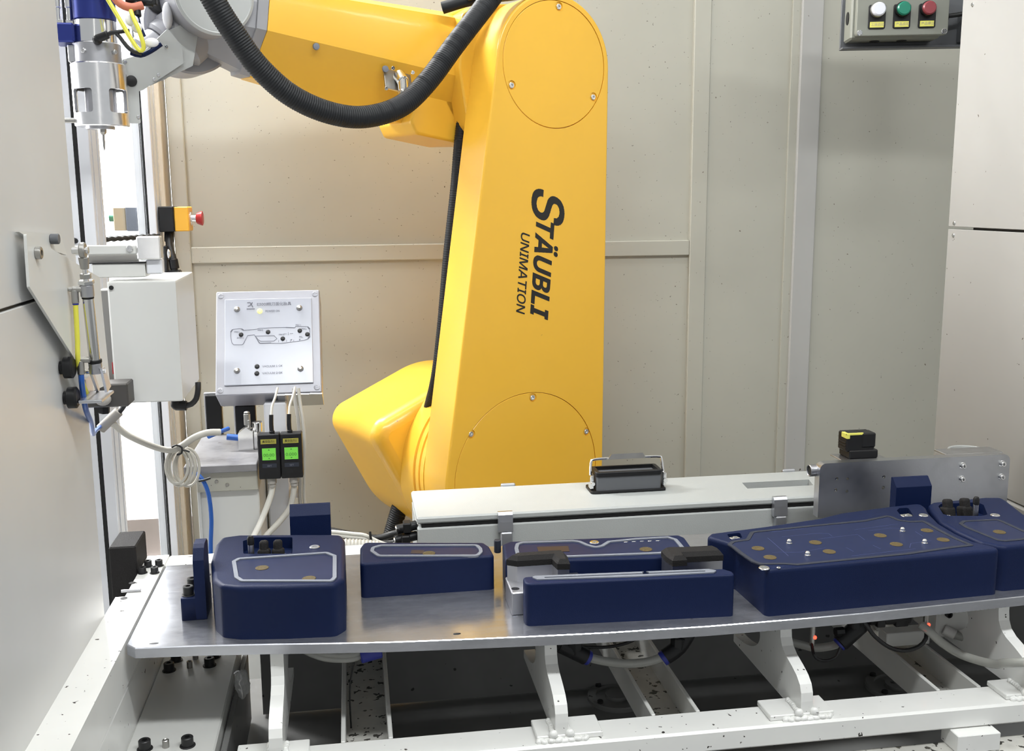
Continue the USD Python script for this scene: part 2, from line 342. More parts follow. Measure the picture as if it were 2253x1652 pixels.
# measured outlines on the plate, metres (x, y)
O = {
 "b1": [(-0.199, 1.354), (-0.201, 1.369), (-0.203, 1.437), (-0.198, 1.466), (-0.174, 1.472), (-0.126, 1.465), (-0.041, 1.45), (-0.027, 1.445), (-0.022, 1.424), (-0.022, 1.323), (-0.022, 1.268), (-0.035, 1.25), (-0.097, 1.254), (-0.155, 1.262), (-0.177, 1.272), (-0.189, 1.295)],
 "b1_gasket": [(-0.172, 1.355), (-0.165, 1.367), (-0.046, 1.37), (-0.033, 1.353), (-0.032, 1.27), (-0.037, 1.257), (-0.153, 1.278), (-0.162, 1.293)],
 "b1_pocket": [(-0.16, 1.387), (-0.166, 1.442), (-0.151, 1.455), (-0.097, 1.446), (-0.093, 1.375)],
 "b1_dots": [(-0.13, 1.325), (-0.067, 1.275)],
 "b1_pin": [(-0.15, 1.383)],
 "b1_knobs": [(-0.133, 1.382), (-0.114, 1.381)],
 "b1_tab": [(-0.102, 1.391)],
 "b1_screw": [(-0.064, 1.396)],
 "b3": [(-0.104, 1.519), (-0.043, 1.517), (-0.045, 1.56), (-0.106, 1.555)],
 "b4": [(-0.001, 1.443), (0.005, 1.465), (0.179, 1.433), (0.185, 1.415), (0.187, 1.373), (-0.002, 1.373)],
 "b4_gasket": [(0.013, 1.42), (0.015, 1.436), (0.028, 1.445), (0.169, 1.421), (0.173, 1.403), (0.172, 1.388), (0.164, 1.372), (0.023, 1.396)],
 "b4_dots": [(0.096, 1.398)],
 "b5": [(0.205, 1.42), (0.218, 1.431), (0.472, 1.415), (0.477, 1.402), (0.473, 1.358), (0.472, 1.33), (0.413, 1.326), (0.288, 1.338), (0.199, 1.345)],
 "b5_gasket": [(0.219, 1.395), (0.224, 1.414), (0.233, 1.421), (0.309, 1.415), (0.32, 1.409), (0.328, 1.392), (0.336, 1.382), (0.345, 1.386), (0.359, 1.402), (0.404, 1.407), (0.453, 1.406), (0.462, 1.392), (0.461, 1.36), (0.459, 1.34), (0.417, 1.337), (0.29, 1.346), (0.216, 1.357)],
 "b5_dots": [(0.405, 1.36)],
 "b5_screw": [(0.339, 1.402)],
 "b5_patch": [(0.252, 1.397), (0.298, 1.393), (0.295, 1.37), (0.251, 1.374)],
 "b6": [(0.206, 1.26), (0.209, 1.265), (0.217, 1.266), (0.479, 1.249), (0.488, 1.237), (0.487, 1.224), (0.213, 1.239), (0.209, 1.245), (0.209, 1.273)],
 "b6_gasket": [(0.221, 1.259), (0.225, 1.263), (0.361, 1.254), (0.459, 1.247), (0.467, 1.24), (0.461, 1.234), (0.356, 1.238), (0.226, 1.25)],
 "b6_hole": [(0.372, 1.249)],
 "b7": [(0.495, 1.357), (0.505, 1.37), (0.594, 1.386), (0.69, 1.408), (0.737, 1.428), (0.829, 1.446), (0.872, 1.452), (0.883, 1.45), (0.881, 1.431), (0.871, 1.408), (0.856, 1.351), (0.854, 1.306), (0.858, 1.271), (0.874, 1.247), (0.876, 1.233), (0.528, 1.215), (0.527, 1.223), (0.523, 1.314)],
 "b7_gasket": [(0.511, 1.318), (0.522, 1.33), (0.545, 1.334), (0.563, 1.363), (0.571, 1.366), (0.668, 1.377), (0.751, 1.385), (0.798, 1.401), (0.803, 1.395), (0.807, 1.376), (0.819, 1.369), (0.839, 1.368), (0.841, 1.358), (0.84, 1.324), (0.842, 1.286), (0.848, 1.252), (0.813, 1.248), (0.74, 1.235), (0.636, 1.227), (0.572, 1.222), (0.558, 1.228), (0.525, 1.233), (0.518, 1.246), (0.514, 1.279), (0.513, 1.306)],
 "b7_dots": [(0.547, 1.294), (0.549, 1.257), (0.636, 1.303), (0.638, 1.264), (0.741, 1.315), (0.744, 1.276), (0.819, 1.324), (0.819, 1.282)],
 "b7_pins": [(0.598, 1.306), (0.602, 1.255), (0.782, 1.327), (0.785, 1.273)],
 "b7_screws": [(0.525, 1.22), (0.853, 1.391)],
 "b7_pocket1": [(0.527, 1.361), (0.548, 1.364), (0.543, 1.342), (0.523, 1.338)],
 "b7_pocket2": [(0.827, 1.423), (0.837, 1.433), (0.852, 1.433), (0.837, 1.391), (0.818, 1.392)],
 "b7_lines": [(.578,1.334),(.576,1.259),(.711,1.322),(.71,1.302),(.71,1.278),(.713,1.263),(.669,1.276),(.671,1.259),(.80,1.323),(.799,1.30),(.595,1.358),(.646,1.363),(.647,1.317),(.712,1.326),(.717,1.346),(.793,1.36)],
 "b8": [(0.892, 1.443), (0.906, 1.454), (1.004, 1.464), (1.029, 1.459), (1.027, 1.441), (1.009, 1.373), (0.997, 1.306), (0.958, 1.245), (0.89, 1.242), (0.881, 1.248), (0.867, 1.266), (0.861, 1.316), (0.863, 1.363), (0.883, 1.423)],
 "b8_pocket": [(0.902, 1.431), (0.913, 1.442), (0.975, 1.44), (0.976, 1.425), (0.952, 1.379), (0.939, 1.374), (0.892, 1.383), (0.887, 1.393)],
 "b8_gasket": [(0.883, 1.346), (0.896, 1.357), (0.952, 1.355), (0.955, 1.342), (0.957, 1.299), (0.96, 1.271), (0.931, 1.262), (0.901, 1.26), (0.892, 1.265), (0.881, 1.327)],
 "b8_misc": [(0.908, 1.408), (0.937, 1.408), (0.937, 1.375), (0.892, 1.39), (0.96, 1.372), (0.918, 1.299)],
 "b9": [(0.864, 1.5, 1.043), (0.932, 1.5, 1.041), (0.871, 1.5, 1.031), (0.933, 1.5, 1.029), (0.872, 1.5, 0.999)],
 "c1": [(0.195, 1.333), (0.21, 1.358), (0.263, 1.361), (0.28, 1.358), (0.282, 1.332), (0.277, 1.291)],
 "c1b": [(0.197, 1.344), (0.209, 1.322), (0.258, 1.319), (0.26, 1.295), (0.278, 1.292)],
 "c2": [(0.414, 1.33), (0.425, 1.339), (0.448, 1.324), (0.494, 1.315), (0.494, 1.287)],
 "c2b": [(0.494, 1.287), (0.437, 1.278), (0.417, 1.278), (0.417, 1.337)],
 "bolts_front": [(-0.277, 1.246), (-0.225, 1.245)],
 "bolts_rear": [(-0.281, 1.462), (-0.226, 1.468), (-0.277, 1.467), (-0.232, 1.476)],
}

# ---------------------------------------------------------------- the cell: walls, floor, ceiling, window frame
YB = 2.62
wb = setting("wall_back")
part(wb, "panel", bx(-.40, .895, YB + .012, YB + .03, 1.38, 2.42, 0), M["wall"])
part(wb, "panel", bx(-.40, .895, YB + .012, YB + .03, 0, 1.352, 0), M["wall"])
part(wb, "panel", bx(.925, 1.19, YB + .004, YB + .03, 0, 2.42, 0), M["wall"])
part(wb, "panel", bx(1.19, 2.3, YB + .004, YB + .03, 0, 2.42, 0), M["wall"])
part(wb, "rail", bx(-.3878, .8868, YB, YB + .03, 1.346, 1.386, .002), M["wall"])
part(wb, "post", bx(-.425, -.388, YB, YB + .03, 0, 2.42, .002), M["wall"])
part(wb, "post", bx(.887, .932, YB - .002, YB + .03, 0, 2.42, .002), M["wall"])
part(wb, "post", bx(1.172, 1.232, YB - .012, YB + .03, 0, 2.42, .003), M["panel"], label="paler corner post between the back wall sheets")
part(wb, "cover_strip", bx(1.150, 1.174, YB - .004, YB + .01, 0, 2.42, .001), M["wall"])
part(wb, "top_rail", bx(-.425, 2.3, YB - .002, YB + .03, 2.40, 2.46, .002), M["wall"])
part(wb, "side_post", bx(-.462, -.43, YB - .05, YB + .03, 0, 2.46, .002), M["tan_post"], label="tan square post at the left end of the wall")
wl = setting("wall_left")
part(wl, "panel", bx(-.372, -.344, .25, 1.372, 1.395, 2.5, .001), M["door"])
part(wl, "panel", bx(-.372, -.344, .25, 1.372, 0.0, 1.3915, .001), M["door"])
part(wl, "backing", bx(-.370, -.348, .26, 1.371, 0.02, 2.49, 0), M["cab_gap"])
for y, z, lab in ((1.262, 1.306, "upper"), (1.268, 1.2685, "lower")):
    part(wl, "stop_button", lathe([(.008, 0), (.008, .003), (.013, .005), (.013, .014), (.010, .016)], (-.344, y, z), (1, 0, 0), 24), M["black"], label=lab + " black rubber stop")
wr = setting("wall_right")
part(wr, "panel", bx(1.241, 1.262, 1.05, 2.0, 1.4335, 2.45, .001), M["panel"])
part(wr, "panel", bx(1.241, 1.262, 1.05, 2.0, .918, 1.4285, .001), M["panel"])
part(wr, "backing", bx(1.25, 1.275, 1.06, 1.925, .93, 2.44, 0), M["cab_gap"])
part(wr, "base_rail", bx(1.235, 1.30, 1.05, 2.0, .86, .915, .003), M["panel"])
for z in (1.441, 1.416): part(wr, "screw", cross_screw((1.241, 1.979, z), (-1, 0, 0), .0045), M["steel"])
part(wr, "screw", cross_screw((1.241, 1.965, 1.872), (-1, 0, 0), .0045), M["steel"])
fl = setting("floor"); part(fl, "slab", bx(-4, 4, -3, 4.2, -.1, 0, 0), M["concrete"])
ce = setting("ceiling"); part(ce, "soffit", bx(-4, 4, -3, 4.2, 3.4, 3.5, 0), M["ceiling"])
wc = setting("wall_corridor")
part(wc, "surface", bx(-3.2, -.47, 3.4, 3.45, .465, 3.4, 0), M["outside"])
part(wc, "skirting_band", bx(-3.2, -.47, 3.395, 3.45, .335, .465, .002), M["brown"])
part(wc, "kerb", bx(-3.2, -.47, 3.36, 3.45, 0, .335, .01), M["outside"])

def profile(x0, x1, y0, y1, s=.0042, d=.011):
    p = sbox(x0, y0, x1, y1).buffer(-.002).buffer(.002)
    xc, yc = (x0 + x1) / 2, (y0 + y1) / 2
    sl = [sbox(xc - s, y0 - 1e-3, xc + s, y0 + d), sbox(xc - s, y1 - d, xc + s, y1 + 1e-3)]
    for q in (y0 + (y1 - y0) * .25, y0 + (y1 - y0) * .75): sl += [sbox(x1 - d, q - s, x1 + 1e-3, q + s), sbox(x0 - 1e-3, q - s, x0 + d, q + s)]
    return p.difference(union_all(sl)), xc
wi = setting("window_1")
for x0, x1, y0, y1 in ((-.5185, -.4700, 2.03, 2.11), (-.4655, -.4255, 2.40, 2.48)):
    p, xc = profile(x0, x1, y0, y1)
    part(wi, "frame_post", plate(p, 0, 2.45), M["profile"])
    part(wi, "slot_seal", bx(xc - .0046, xc + .0046, y0 + .0015, y0 + .010, 0, 2.45, 0), M["cab_gap"], label="black seal strip in the post slot")
part(wi, "pane", prism([(-.4925, 2.11), (-.4895, 2.11), (-.4455, 2.40), (-.4485, 2.40)], (0, 0, .25), (1, 0, 0), (0, 1, 0), 2.2), M["glass"], smooth=False)
part(wi, "sill", prism([(-.515, 2.11), (-.472, 2.11), (-.428, 2.40), (-.464, 2.40)], (0, 0, .20), (1, 0, 0), (0, 1, 0), .05), M["profile"])

# ---------------------------------------------------------------- white welded fixture frame
ff = thing("fixture_frame", "white welded fixture frame with ribs and channels carrying the aluminium plate", "machine frame", (0, 1.2, .78))
part(ff, "side_beam", prism(Polygon([(-.344, .80), (-.2985, .80), (-.2985, 1.605), (-.3312, 1.605), (-.3312, 1.437), (-.344, 1.437)]).buffer(-.001).buffer(.001), (0, 0, .8935), (1, 0, 0), (0, 1, 0), .0565), M["white"], smooth=15)
part(ff, "lower_beam", bx(-.331, -.3005, .80, 1.605, .80, .8885, .003), M["white"])
for y in (.95, 1.12, 1.308, 1.45): part(ff, "shim", bx(-.330, -.302, y - .006, y + .006, .888, .894, 0), M["white"])
part(ff, "back_beam", bx(-.2985, .055, 1.559, 1.602, .8935, .950, .003), M["white"])
part(ff, "mount_plate", bx(-.3005, -.190, .95, 1.55, .782, .820, .002), M["white_clean"])
part(ff, "inner_wall", bx(-.188, -.180, 1.23, 1.55, .69, .80, .001), M["floor"])
part(ff, "front_beam", bx(-.176, 1.45, 1.168, 1.2215, .790, .820, .003), M["white"])
part(ff, "lower_rail", bx(.50, 1.45, 1.145, 1.185, .735, .7645, .003), M["white_dirty"])
part(ff, "spacer_block", bx(.776, .838, 1.150, 1.19, .7645, .790, .001), M["white"])
part(ff, "spacer_block", bx(.905, .97, 1.150, 1.19, .7645, .790, .001), M["white"])
for xa, xb in ((-.0335, .0325), (.375, .4425), (.786, .8535)):
    part(ff, "channel_flange", bx(xa, xa + .0058, 1.2216, 1.558, .778, .820, .001), M["white_clean"])
    part(ff, "channel_flange", bx(xb - .0058, xb, 1.2216, 1.558, .778, .820, .001), M["white_clean"])
    part(ff, "channel_web", bx(xa + .0058, xb - .0058, 1.2216, 1.558, .778, .7835, 0), M["white_dirty"])
part(ff, "cross_block", bx(.786, .858, 1.36, 1.385, .82, .842, .001), M["white_clean"])
part(ff, "rear_wall", bx(-.163, 1.2, 1.5605, 1.575, .69, .893, 0), M["floor"])
S = [(1.252, .936), (1.252, .915), (1.250, .902), (1.244, .892), (1.232, .885), (1.212, .879), (1.196, .873), (1.185, .865), (1.180, .855), (1.179, .843), (1.179, .8205)]
rib_out = Polygon(S + [(1.50, .8205), (1.50, .936)])
hole = affinity.scale(Point(1.42, .873).buffer(1, 32), .10, .040).union(sbox(1.42, .8, 1.52, .913))
rib_shape = rib_out.difference(hole).buffer(-.002).buffer(.004).buffer(-.002)
PADS = ((-.160, -.072), (.212, .298), (.523, .612), (.862, .945))
for i, xr in enumerate((-.1185, .236, .5655, .893)):
    r = prism(rib_shape, (xr, 0, 0), (0, 1, 0), (0, 0, 1), .0165)
    part(ff, "rib", r, M["white"], smooth=20)
    a, b = PADS[i]
    part(ff, "foot_pad", bx(a, b, 1.178, 1.2225, .820, .8275, .001), M["white"])
    w = []
    for k in range(56):
        t = k / 55
        w.append(ellipsoid((xr - .022 + .062 * t, 1.176 + .002 * math.sin(k * .8), .8215 + .001 * math.sin(k * .6)), (.0042 + .0012 * math.sin(k * .9), .0034, .0036), 1))
    for s in (-1, 1):
        for k in range(8): w.append(ellipsoid((xr + .008 + s * (.0105 + .0006 * math.sin(k)), 1.180 + k * .0046, .8295), (.0036, .0038, .0034 + .0005 * math.sin(k * 2)), 1))
        w.append(ellipsoid((xr + .008 + s * .011, 1.178, .829), (.006, .005, .006), 2))
    part(ff, "weld_bead", w, M["white"], smooth=60)
for x, y in ((-.277, 1.246), (-.225, 1.245), (-.284, 1.467), (-.2275, 1.474), (-.2795, 1.500), (-.2245, 1.503), (-.249, 1.20), (-.29, 1.19)):
    part(ff, "bolt", socket_screw((x, y, .820), (0, 0, 1), .0075, .0125), M["bolt"])
for x, y in ((-.2515, 1.246), (-.2555, 1.472), (-.2515, 1.501)):
    part(ff, "dowel", pipe((x, y, .81), (x, y, .8305), .0042, .002, 20, .008), M["steel_dull"])
for x, y in ((-.3245, 1.529), (-.3065, 1.526), (-.3215, 1.556), (-.3055, 1.5565)):
    part(ff, "bolt", socket_screw((x, y, .950), (0, 0, 1), .0055, .0095), M["bolt"])
for x, y in ((-.3315, 1.489), (-.331, 1.43)):
    part(ff, "bolt_hole", lathe([(.0048, 0), (.0048, .0004)], (x, y, .950), (0, 0, 1), 24), M["cab_gap"], label="dark drilled hole")
part(ff, "edge_block", bx(-.371, -.3318, 1.53, 1.605, .80, .992, .002), M["black_foam"], label="black plastic stop block on the rear left corner")
part(ff, "pin", cyl((-.339, 1.452, .9525), (-.312, 1.452, .9525), .0022, 12), M["alu_soft"])

bed = thing("machine_bed", "dark grey machine bed plate below the fixture frame", "machine bed", (.4, 1.5, 0))
part(bed, "top_plate", bx(-.30, 1.6, .9, 1.70, .665, .685, 0), M["floor"])
part(bed, "plinth", bx(-.28, 1.58, .95, 1.68, 0, .665, 0), M["floor"])
for x, y, r in ((.408, 1.525, .048), (.88, 1.48, .052)):
    part(bed, "ring_boss", lathe([(r, 0), (r, .006), (r * .97, .008), (r * .72, .008), (r * .70, .004), (r * .4, .004), (r * .38, .010), (0, .010)], (x, y, .685), (0, 0, 1), 40), M["floor"])
    for k in range(4):
        a = k * math.pi / 2 + .6
        part(bed, "boss_bolt", cyl((x + r * .84 * math.cos(a), y + r * .84 * math.sin(a), .691), (x + r * .84 * math.cos(a), y + r * .84 * math.sin(a), .697), r * .1, 16), M["bolt"])

# ---------------------------------------------------------------- aluminium base plate
bp = [(-.2955, 1.556), (-.2955, 1.272), (-.283, 1.2588), (-.203, 1.2525), (-.120, 1.2425), (-.046, 1.232), (.035, 1.222), (.113, 1.2155), (.210, 1.2085), (.305, 1.203), (.443, 1.1995), (.570, 1.2015), (.661, 1.204), (.907, 1.2205), (1.30, 1.262), (1.30, 1.556)]
def edge_plate(p, z0, z1, c=.0012):
    P = poly(p); a, b = np.array(P.exterior.coords)[:-1], np.array(P.buffer(-c, join_style=2).exterior.coords)[:-1]
    b = np.array([b[np.argmin(((b - q) ** 2).sum(1))] for q in a]); n = len(a)
    V = np.vstack([np.c_[a, np.full(n, z0)], np.c_[a, np.full(n, z1 - c)], np.c_[b, np.full(n, z1)]]); F = []
    ccw = P.exterior.is_ccw
    for l in range(2):
        for i in range(n):
            j = (i + 1) % n; q = [(l * n + i, l * n + j, l * n + n + j), (l * n + i, l * n + n + j, l * n + n + i)]
            F += q if ccw else [t[::-1] for t in q]
    for l, up in ((0, False), (2, True)):
        vv, ff_ = trimesh.creation.triangulate_polygon(Polygon(V[l * n:(l + 1) * n, :2]), engine="earcut")
        idx = np.array([np.argmin(((V[l * n:(l + 1) * n, :2] - q) ** 2).sum(1)) for q in vv])
        for t in idx[ff_] + l * n:
            ar = np.cross(V[t[1]] - V[t[0]], V[t[2]] - V[t[0]])[2]
            F.append(tuple(t) if (ar > 0) == up else tuple(t[::-1]))
    return trimesh.Trimesh(V, np.array(F), process=False)
pl = thing("base_plate", "long brushed aluminium base plate under the blue nest blocks", "plate", (.4, 1.38, .936))
part(pl, "plate", edge_plate(bp, .936, .9496), M["alu"], smooth=20)
for x, y in ((-.262, 1.263),):
    part(pl, "nick", ellipsoid((x, y + .006, .9496), (.006, .0022, .0006), 2), M["bolt"], label="dark dent at the front left corner")
part(pl, "bolt_hole", lathe([(.004, 0), (.004, .0004)], (-.226, 1.505, .9496), (0, 0, 1), 24), M["cab_gap"], label="dark drilled hole")
part(pl, "chip", ellipsoid((.118, 1.232, .950), (.005, .002, .0006), 2), M["bolt"], label="dark metal chip by the front edge")

# ---------------------------------------------------------------- blue nest blocks and clamps on the plate
ZP = .9496
def pocket(p, z0, z1=1.2): return plate(rounded(p, .003), z0, z1)
def gasket(o, p, zt, w, m, h=.0018, r=.006, label=None): return part(o, "gasket", plate(band(rounded(p, r), w), zt - .001, zt + h), m, label=label)
def inlay(o, p, zt, w, m): return part(o, "recess_film", plate(rounded(p, .006).buffer(-w - .0006), zt - .0006, zt + .0003), m)
def pad(o, x, y, zt, r=.0088): return part(o, "vacuum_pad", lathe([(r, -.0005), (r, .0006), (r * .94, .0010)], (x, y, zt), (0, 0, 1), 28), M["ochre"], label="round ochre suction pad")
def silver_screw(o, x, y, zt, r=.0072): return part(o, "screw", socket_screw((x, y, zt - .0006), (0, 0, 1), r, .0022, False), M["steel"])
def tab(o, x, y, zt, a=0.0, w=.016, d=.010):
    m = cut(bx(-w / 2, w / 2, -d / 2, d / 2, 0, .003, .0006), cyl((0, 0, -.01), (0, 0, .02), .003, 20, 0)); m = cat([m, cyl((0, 0, .001), (0, 0, .0042), .0026, 20)])
    return part(o, "clip_plate", put(m, trimesh.transformations.rotation_matrix(a, (0, 0, 1))).apply_translation((x, y, zt)), M["steel"])
def knob(o, x, y, z0, h, a=0.25):
    m = cat([put(soft_prism(sbox(-.0085, -.011, .0085, .011), 0, h * .62, .004, .004, 60), np.eye(4)), put(soft_prism(sbox(-.006, -.010, .006, .006), h * .55, h, .004, .004, 60), np.eye(4))])
    m.apply_transform(trimesh.transformations.rotation_matrix(-a, (1, 0, 0))); m.apply_translation((x, y, z0))
    return part(o, "rubber_knob", m, M["black_foam"])
def locator(o, x, y, z0, z1, cap=.012):
    part(o, "locating_pin", cyl((x, y, z0), (x, y, z1 - cap), .0042, 20), M["alu_soft"])
    part(o, "pin_cap", lathe([(.0044, 0), (.0048, .001), (.0048, cap * .7), (.003, cap)], (x, y, z1 - cap), (0, 0, 1), 20), M["black"])
C = lambda *p: tuple(np.mean(p, axis=0))

# block at the left with two knobs
z = 1.020
o = thing("nest_block", "big blue block at left end of the plate with two ochre pads and black knobs", "fixture block", (-.11, 1.36, ZP))
part(o, "body", cut(soft_prism(O["b1"], ZP, z, .005, .010), pocket(O["b1_pocket"], z - .016)), M["blue"])
gasket(o, O["b1_gasket"], z, .0052, M["gasket"], label="light grey gasket loop"); inlay(o, O["b1_gasket"], z, .0052, M["blue_film"])
for x, y in O["b1_dots"]: pad(o, x, y, z)
for x, y in O["b1_knobs"]: knob(o, x, y + .012, z - .016, .030)
locator(o, -.150, 1.392, z - .016, 1.043); tab(o, -.104, 1.386, z - .008); silver_screw(o, *O["b1_screw"][0], z)

o = thing("nest_block", "small L-shaped blue stop block left of the big block, two black bolts on its foot", "fixture block", (-.215, 1.35, ZP))
prof = [(1.335, ZP), (1.335, 1.032), (1.345, 1.046), (1.352, 1.050), (1.372, 1.050), (1.380, 1.044), (1.380, ZP)]
part(o, "body", join(prism(Polygon(prof).buffer(-.0015).buffer(.0015), (-.2195, 0, 0), (0, 1, 0), (0, 0, 1), .0140), soft_prism(sbox(-.2385, 1.335, -.2065, 1.395), ZP, .981, .002, .003, 80)), M["blue"])
for x, y in ((-.2295, 1.3475), (-.2285, 1.3770)): part(o, "bolt", socket_screw((x, y, .981), (0, 0, 1), .0070, .0125), M["bolt"])

o = thing("nest_block", "small upright blue stop standing behind the left block, below the twin gauges", "fixture block", (-.075, 1.535, .95))
prof = [(1.5165, .9502), (1.5165, 1.029), (1.529, 1.0432), (1.535, 1.0435), (1.535, .9502)]
part(o, "body", prism(Polygon(prof).buffer(-.002).buffer(.002), (-.1045, 0, 0), (0, 1, 0), (0, 0, 1), .0605), M["blue"])

z = 1.0
o = thing("nest_block", "low blue block with an oval grey gasket and one ochre pad, second from left", "fixture block", (.09, 1.42, ZP))
part(o, "body", soft_prism(O["b4"], ZP, z, .0035, .007), M["blue"])
gasket(o, O["b4_gasket"], z, .0052, M["gasket"], r=.009, label="light grey gasket loop"); inlay(o, O["b4_gasket"], z, .0052, M["blue_film"])
for x, y in O["b4_dots"]: pad(o, x, y, z, .0092)
part(o, "stain", plate([(.070, 1.402), (.088, 1.398), (.09, 1.412), (.072, 1.416)], z + .0003, z + .0006), M["stain"])

o = thing("nest_block", "long blue block behind the black clamps with a wavy grey gasket", "fixture block", (.33, 1.38, ZP))
part(o, "body", soft_prism(O["b5"], ZP, z, .0035, .007), M["blue"])
gasket(o, O["b5_gasket"], z, .0055, M["gasket"], r=.004, label="light grey wavy gasket loop"); inlay(o, O["b5_gasket"], z, .0055, M["blue_film"])
for x, y in O["b5_dots"]: pad(o, x, y, z, .0092)
silver_screw(o, *O["b5_screw"][0], z)
part(o, "patch", plate(O["b5_patch"], z + .0002, z + .0008), M["stain"], label="brown patch under the left clamp")
part(o, "dowel", cyl((.199, 1.428, .985), (.199, 1.428, 1.004), .0052, 20), M["blue_dark"])
for k in range(5): part(o, "silver_mark", ellipsoid((.385 + .012 * k, 1.3955 - .0005 * k, z + .0005), (.0035, .0012, .0006), 2), M["steel"])

z = 1.0075
o = thing("nest_block", "narrow long blue bar block at the plate's front edge with a slim grey gasket", "fixture block", (.35, 1.245, ZP))
part(o, "body", cut(soft_prism(O["b6"], ZP, z, .0025, .006), cyl((*O["b6_hole"][0], .99), (*O["b6_hole"][0], 1.1), .0045, 20, 0)), M["blue"])
gp = Polygon(O["b6_gasket"]).buffer(-.0015).buffer(.0015)
part(o, "gasket", plate(gp.difference(LineString([(.238, 1.2545), (.356, 1.2465), (.450, 1.2405)]).buffer(.0017)).difference(Point(O["b6_hole"][0]).buffer(.0045)), z - .001, z + .0016), M["gasket"], label="light grey slim gasket loop")

z = 1.0155
o = thing("nest_block", "largest blue block at right of the plate with eight ochre pads and dark gasket groove", "fixture block", (.69, 1.32, ZP))
b7 = soft_prism(O["b7"], ZP, z, .005, .007, 320)
part(o, "body", cut(b7, pocket(O["b7_pocket1"], z - .010), pocket(O["b7_pocket2"], z - .010)), M["blue"])
gasket(o, O["b7_gasket"], z, .0058, M["blue_dark"], h=.0007, r=.003, label="dark gasket groove"); inlay(o, O["b7_gasket"], z, .0058, M["blue_film"])
for x, y in O["b7_dots"]: pad(o, x, y, z)
for x, y in O["b7_pins"]: part(o, "ball_stud", cat([lathe([(.0042, 0), (.0042, .0012)], (x, y, z), (0, 0, 1), 20), ellipsoid((x, y, z + .0035), (.0034, .0034, .0036), 2)]), M["steel"])
for x, y in O["b7_screws"]: silver_screw(o, x, y, z)
part(o, "screw", cross_screw((.545, 1.2195, z - .0002), (0, 0, 1), .0028, .001), M["steel"])
tab(o, .534, 1.349, z - .0045, .3, .014, .009); tab(o, .832, 1.402, z - .0045, .2, .018, .014)
L = O["b7_lines"]
sc = [plate(LineString([L[2 * i], L[2 * i + 1]]).buffer(.0004), z + .0002, z + .0004) for i in range(len(L) // 2)]
for ls in ([(.60, 1.335), (.66, 1.341), (.672, 1.336), (.672, 1.325)], [(.735, 1.338), (.775, 1.344), (.79, 1.338)], [(.56, 1.275), (.60, 1.27), (.64, 1.28)], [(.66, 1.243), (.72, 1.250), (.76, 1.254)], [(.755, 1.26), (.766, 1.276), (.80, 1.282)]):
    sc.append(plate(LineString(ls).buffer(.0004), z + .0002, z + .0004))
part(o, "scribed_line", sc, M["blue_line"], smooth=False)

o = thing("nest_block", "blue block at the far right edge with two black knobs in its recess", "fixture block", (.95, 1.36, ZP))
part(o, "body", cut(soft_prism(O["b8"], ZP, z, .005, .008, 260), pocket(O["b8_pocket"], z - .016)), M["blue"])
gasket(o, O["b8_gasket"], z, .0055, M["blue_dark"], h=.0007, r=.004, label="dark gasket groove"); inlay(o, O["b8_gasket"], z, .0055, M["blue_film"])
q = O["b8_misc"]
for x, y in q[:2]: knob(o, x, y + .004, z - .016, .032)
locator(o, q[2][0], q[2][1] + .012, z - .016, 1.042); tab(o, q[3][0] + .006, q[3][1] + .006, z - .007, -.2); silver_screw(o, *q[4], z); pad(o, *q[5], z)

o = thing("nest_block", "small upright blue stop standing behind the largest block, before the grey plate", "fixture block", (.9, 1.52, .95))
prof = [(1.495, .9502), (1.495, 1.0295), (1.508, 1.0428), (1.513, 1.0432), (1.513, .9502)]
part(o, "body", prism(Polygon(prof).buffer(-.002).buffer(.002), (.866, 0, 0), (0, 1, 0), (0, 0, 1), .0625), M["blue"])

def bevel_pad(p, z0, z1, c):
    return edge_plate(p, z0, z1, c)
o = thing("clamp_block", "aluminium clamp block with black L-shaped rubber pad, the left one", "clamp block", (.235, 1.31, ZP))
c1 = [(.1965, 1.318), (.2115, 1.334), (.262, 1.336), (.280, 1.334), (.281, 1.318), (.2785, 1.291), (.2600, 1.294), (.2575, 1.316), (.2095, 1.319)]
c1 = [(.196, 1.322), (.2115, 1.3365), (.262, 1.3375), (.279, 1.336), (.281, 1.320), (.2785, 1.290), (.2615, 1.2925), (.2580, 1.3135), (.2100, 1.3130)]
part(o, "base", cut(bx(.1965, .300, 1.276, 1.336, ZP, .982, .0015), cyl((.2035, 1.290, .97), (.2035, 1.290, 1.0), .0056, 24, 0)), M["alu_soft"])
part(o, "riser", plate(Polygon(c1).buffer(-.0008), .982, 1.004), M["alu_soft"], smooth=15)
part(o, "rubber_pad", bevel_pad(c1, 1.004, 1.0175, .0055), M["black_foam"], smooth=20)
part(o, "counterbore", lathe([(.0054, 0), (.0054, .001)], (.2035, 1.290, .9705), (0, 0, 1), 24), M["cab_gap"], label="dark counterbored hole")
o = thing("clamp_block", "aluminium clamp block with black L-shaped rubber pad, the right one", "clamp block", (.45, 1.295, ZP))
c2 = [(.4145, 1.318), (.425, 1.3225), (.448, 1.319), (.490, 1.3175), (.4955, 1.303), (.494, 1.2865), (.4405, 1.2885), (.4385, 1.2765), (.4180, 1.2765), (.4145, 1.295)]
part(o, "base", bx(.412, .496, 1.270, 1.322, ZP, .972, .0015), M["alu_soft"])
part(o, "riser", plate(Polygon(c2).buffer(-.0008), .972, 1.004), M["alu_soft"], smooth=15)
part(o, "rubber_pad", bevel_pad(c2, 1.004, 1.0175, .0055), M["black_foam"], smooth=20)

